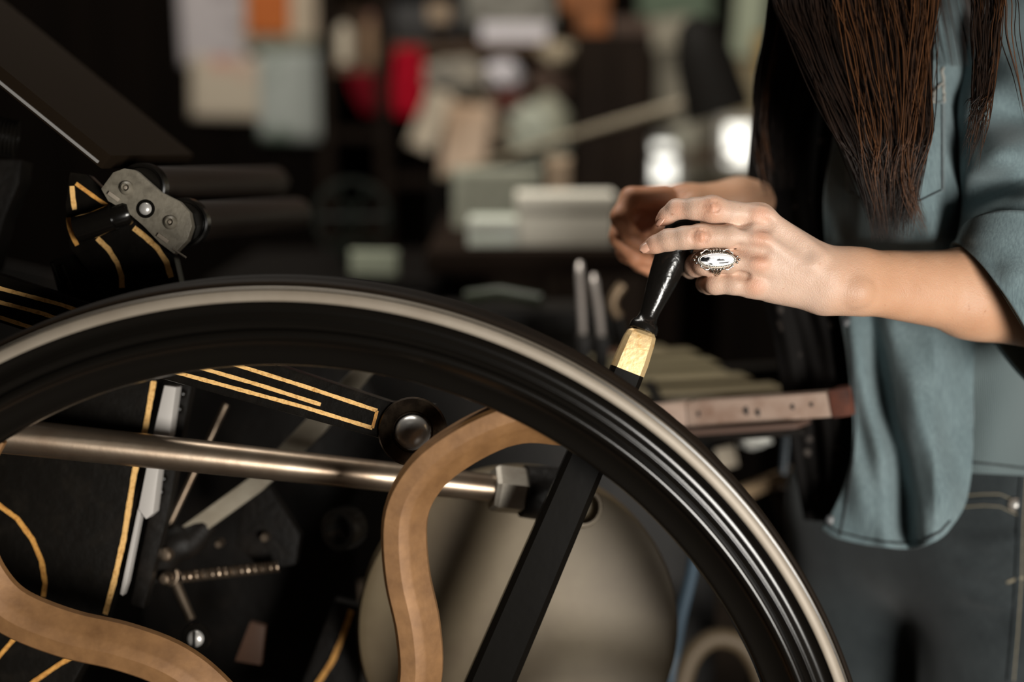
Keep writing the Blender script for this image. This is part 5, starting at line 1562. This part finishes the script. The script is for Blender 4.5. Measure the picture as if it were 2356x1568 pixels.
# ------------------------------------------------------------------ delivery side of the press, between the wheel and the person
FBD = 1.62
olive = mat('olive_worn_boards', (.215, .18, .105), .55, noise=(9, (.11, .082, .046), .4, .65, 6, (.15, 1, 1)))
fbz = P(1640, 905, 1.50).z
PIV = (P(1480, 905, 1.5).x, 1.47, fbz)
fb = empty('feed_board', PIV, 'worn olive slatted feed board beside the wheel', 'board')
xs0, xs1 = P(1340, 900, 1.55).x, P(1800, 900, 1.55).x
ys = [P(1640, y, 1.0) for y in (0,)]
def board_y(py):       # where the ray through (1640, py) meets the board plane
    v = (H / 2 - py) / F
    d = (fbz - CAMZ) / (v * CT - ST)
    return d * CT + v * d * ST
edges = [912, 893, 872, 852, 832, 812, 795]
for k in range(len(edges) - 1):
    y0, y1 = board_y(edges[k]), board_y(edges[k + 1])
    wbox('slat', (xs0 + .01 * math.sin(k * 3), y0 + .009, fbz - .012), (xs1 - .006 * k + .01 * math.sin(k * 5), y1 - .004, fbz + .0025 * math.sin(k * 2.1)), olive, fb, .002, 0)
wbox('front_cleat', (xs0, board_y(912) - .012, fbz - .03), (xs1 + .01, board_y(912) + .002, fbz + .002), olive, fb, .002)
wbox('under_rail', (xs0, board_y(912) + .02, fbz - .045), (xs1 - .02, board_y(912) + .05, fbz - .012), M['black_rough'], fb, .002)
wbox('board_leg', (xs0 + .02, board_y(850), 0), (xs0 + .05, board_y(850) + .03, fbz - .012), M['black_rough'], fb, .004)
lx = P(1895, 1000, 1.62).x
wbox('board_leg', (lx, board_y(840), 0), (lx + .035, board_y(840) + .03, fbz - .012), M['black_rough'], fb, .004)
wbox('leg_crossbar', (xs1 - .03, board_y(840), fbz - .03), (lx + .02, board_y(840) + .03, fbz - .012), M['black_rough'], fb, .004)
fb.rotation_euler = (0, 0, math.radians(15))
# worn, pinkish painted rail with rusty end
worn = mat('worn_pink_paint', (.40, .29, .23), .5, noise=(26, (.25, .15, .105), .45, .7, 7), bump=(60, .3, .002))
rust = mat('rusty_iron', (.12, .035, .018), .75, noise=(50, (.05, .018, .012), .4, .65))
rl = empty('side_rail', P(1740, 945, 1.36), 'worn pinkish painted rail with a rusty end in front of the feed board', 'rail')
def rail_piece(name, xa, ya, xb, yb, w, m, d0=1.40, d1=1.36, t=.035):
    return bar(name, P(xa, ya, d0), P(xb, yb, d1), px(w, 1.38), t, m, rl, .0025)
rail_piece('rail_section', 1440, 966, 1588, 950, 56, worn, 1.372, 1.352)
rail_piece('rail_section', 1594, 950, 1925, 926, 54, worn, 1.350, 1.288)
rail_piece('rusty_end', 1922, 924, 1966, 918, 60, rust, 1.289, 1.281, .04)
rail_piece('lower_lip', 1560, 994, 1850, 973, 14, mat('brown_worn_edge', (.10, .06, .045), .6), 1.355, 1.300, .05)
for (x, y, w) in ((1610, 951, 9), (1722, 944, 14), (1748, 948, 12), (1826, 935, 9), (1868, 930, 7)):
    lathe('paint_chip', [(0, .0009), (px(w) * .9, .0007), (px(w), 0)], P(x, y, 1.350 - .062 * (x - 1594) / 331 - .0178), -FWD, M['black_rough'], rl, 9)
rail_piece('under_bar', 1500, 1012, 1860, 987, 18, M['black_rough'], 1.39, 1.33, .04)
wbox('rail_bracket', (P(1520, 960, 1.37).x, 1.36, P(1520, 985, 1.37).z), (P(1550, 960, 1.37).x, 1.52, P(1520, 962, 1.37).z), M['black_rough'], rl, .003)
# pale things under the rail
wrefl = mat('white_reflection_paint', (.92, .92, .86), .5)  # near-white colour stands in for a bright window reflection
bundle('white_reflection', 1738, 1012, 36, 15, wrefl, 'small white lump painted as a window reflection under the pink rail', 'cloth', 1.47, seed=12, dep=.02, tilt=-12)
flat_sheet('cream_card', 1648, 1028, 1694, 1076, 1.60, paper_mat('cream_card_stock', (.42, .36, .28)), 'cream card under the rail next to the rim', 'card', None, 14, .004)
tanw = mat('tan_batten', (.50, .35, .21), .6, noise=(20, (.38, .26, .15), .4, .7))
wb_ = empty('wooden_batten', P(1800, 1095, 1.56), 'tan wooden batten slanting up towards the person', 'batten')
bar('batten_strip', P(1690, 1140, 1.60), P(1860, 1074, 1.54), px(30, 1.56), .02, tanw, wb_, .002)
bar('batten_foot', P(1790, 1120, 1.58), P(1815, 1200, 1.60), px(34, 1.56), .02, mat('brown_batten', (.075, .045, .028), .7), wb_, .002)
tag(tube('blue_rod', [P(1812, 985, 1.5), P(1802, 1090, 1.5)], .004, mat('blue_grey_rod', (.045, .058, .07), .45), None, 10), 'thin blue-grey rod hanging below the rail', 'rod')
# steel gripper levers behind the wheel
lv = empty('gripper_lever', P(1335, 770, 1.55), 'taller of the two bright steel levers behind the rim', 'lever', 'steel levers behind the rim')
tube('lever_blade', catmull([P(1334, 606, 1.56), P(1334, 640, 1.55), P(1337, 700, 1.545), P(1341, 770, 1.54)], 6), [.0035] * 2 + [.0042] * 17, mat('lever_steel', (.40, .36, .33), .35, .6), lv, 12)
wbox('lever_socket', (P(1325, 780, 1.54).x, 1.50, P(1341, 860, 1.54).z), (P(1356, 780, 1.54).x, 1.54, P(1341, 768, 1.54).z), M['black_rough'], lv, .003)
lv = empty('gripper_lever', P(1380, 775, 1.55), 'shorter curved steel lever right of the taller one', 'lever', 'steel levers behind the rim')
tube('lever_blade', catmull([P(1366, 632, 1.56), P(1370, 670, 1.55), P(1377, 710, 1.545), P(1384, 775, 1.54)], 6), [.0030] * 2 + [.0046] * 17, bpy.data.materials['lever_steel'], lv, 12)
wbox('lever_socket', (P(1368, 780, 1.54).x, 1.50, P(1381, 860, 1.54).z), (P(1399, 780, 1.54).x, 1.54, P(1381, 772, 1.54).z), M['black_rough'], lv, .003)
hk = empty('bronze_hook', P(1418, 720, 1.55), 'small curved bronze hook beside the steel levers', 'hook')
tube('hook_bend', catmull([P(1432, 655, 1.55), P(1414, 680, 1.55), P(1410, 705, 1.55), P(1424, 730, 1.55)], 6), .0055, mat('dull_bronze', (.16, .11, .065), .45, .5), hk, 12)
tube('hook_shank', [P(1424, 728, 1.55), P(1440, 800, 1.56), P(1440, 860, 1.56)], .005, M['black_rough'], hk, 10)
# platen and bed masses behind the wheel
wbox('platen', (P(1010, 800, 1.75).x, 1.68, .35), (P(1420, 800, 1.75).x, 1.78, P(1200, 700, 1.75).z), M['black_rough'], press, .01)
tube('platen_rim', [P(1075, 682, 1.74), P(1150, 672, 1.72), P(1245, 690, 1.71)], .008, mat('dark_green_paint', (.020, .026, .012), .5), press, 12)
bar('orange_edge', P(1370, 812, 1.56), P(1460, 806, 1.56), px(16, 1.5), .02, mat('orange_brown_edge', (.12, .045, .014), .6), press)
# blue cable and tan hoop seen through the wheel at lower right
tag(tube('blue_cable', catmull([P(1600, 1262, 1.40), P(1588, 1330, 1.41), P(1566, 1420, 1.42), P(1552, 1500, 1.43), P(1540, 1580, 1.43), P(1528, 1800, 1.45)], 8), .0062, mat('blue_cable', (.04, .065, .09), .5), None, 12), 'blue cable hanging behind the flywheel', 'cable')
tag(tube('tan_hose', catmull([P(1560, 1600, 1.6), P(1590, 1510, 1.6), P(1640, 1468, 1.6), P(1700, 1478, 1.6), P(1740, 1530, 1.6), P(1760, 1600, 1.6)], 8), .011, mat('tan_hose', (.09, .062, .033), .6), None, 16), 'tan hose arching low behind the flywheel', 'hose')
tag(tube('brass_pipe', [P(1850, 1262, 1.55), P(1848, 1330, 1.55), P(1846, 1420, 1.55)], .007, mat('aged_brass', (.30, .17, .06), .4, .6), None, 12), 'short brass pipe between the rim and the jeans', 'pipe')
bpy.context.view_layer.update()
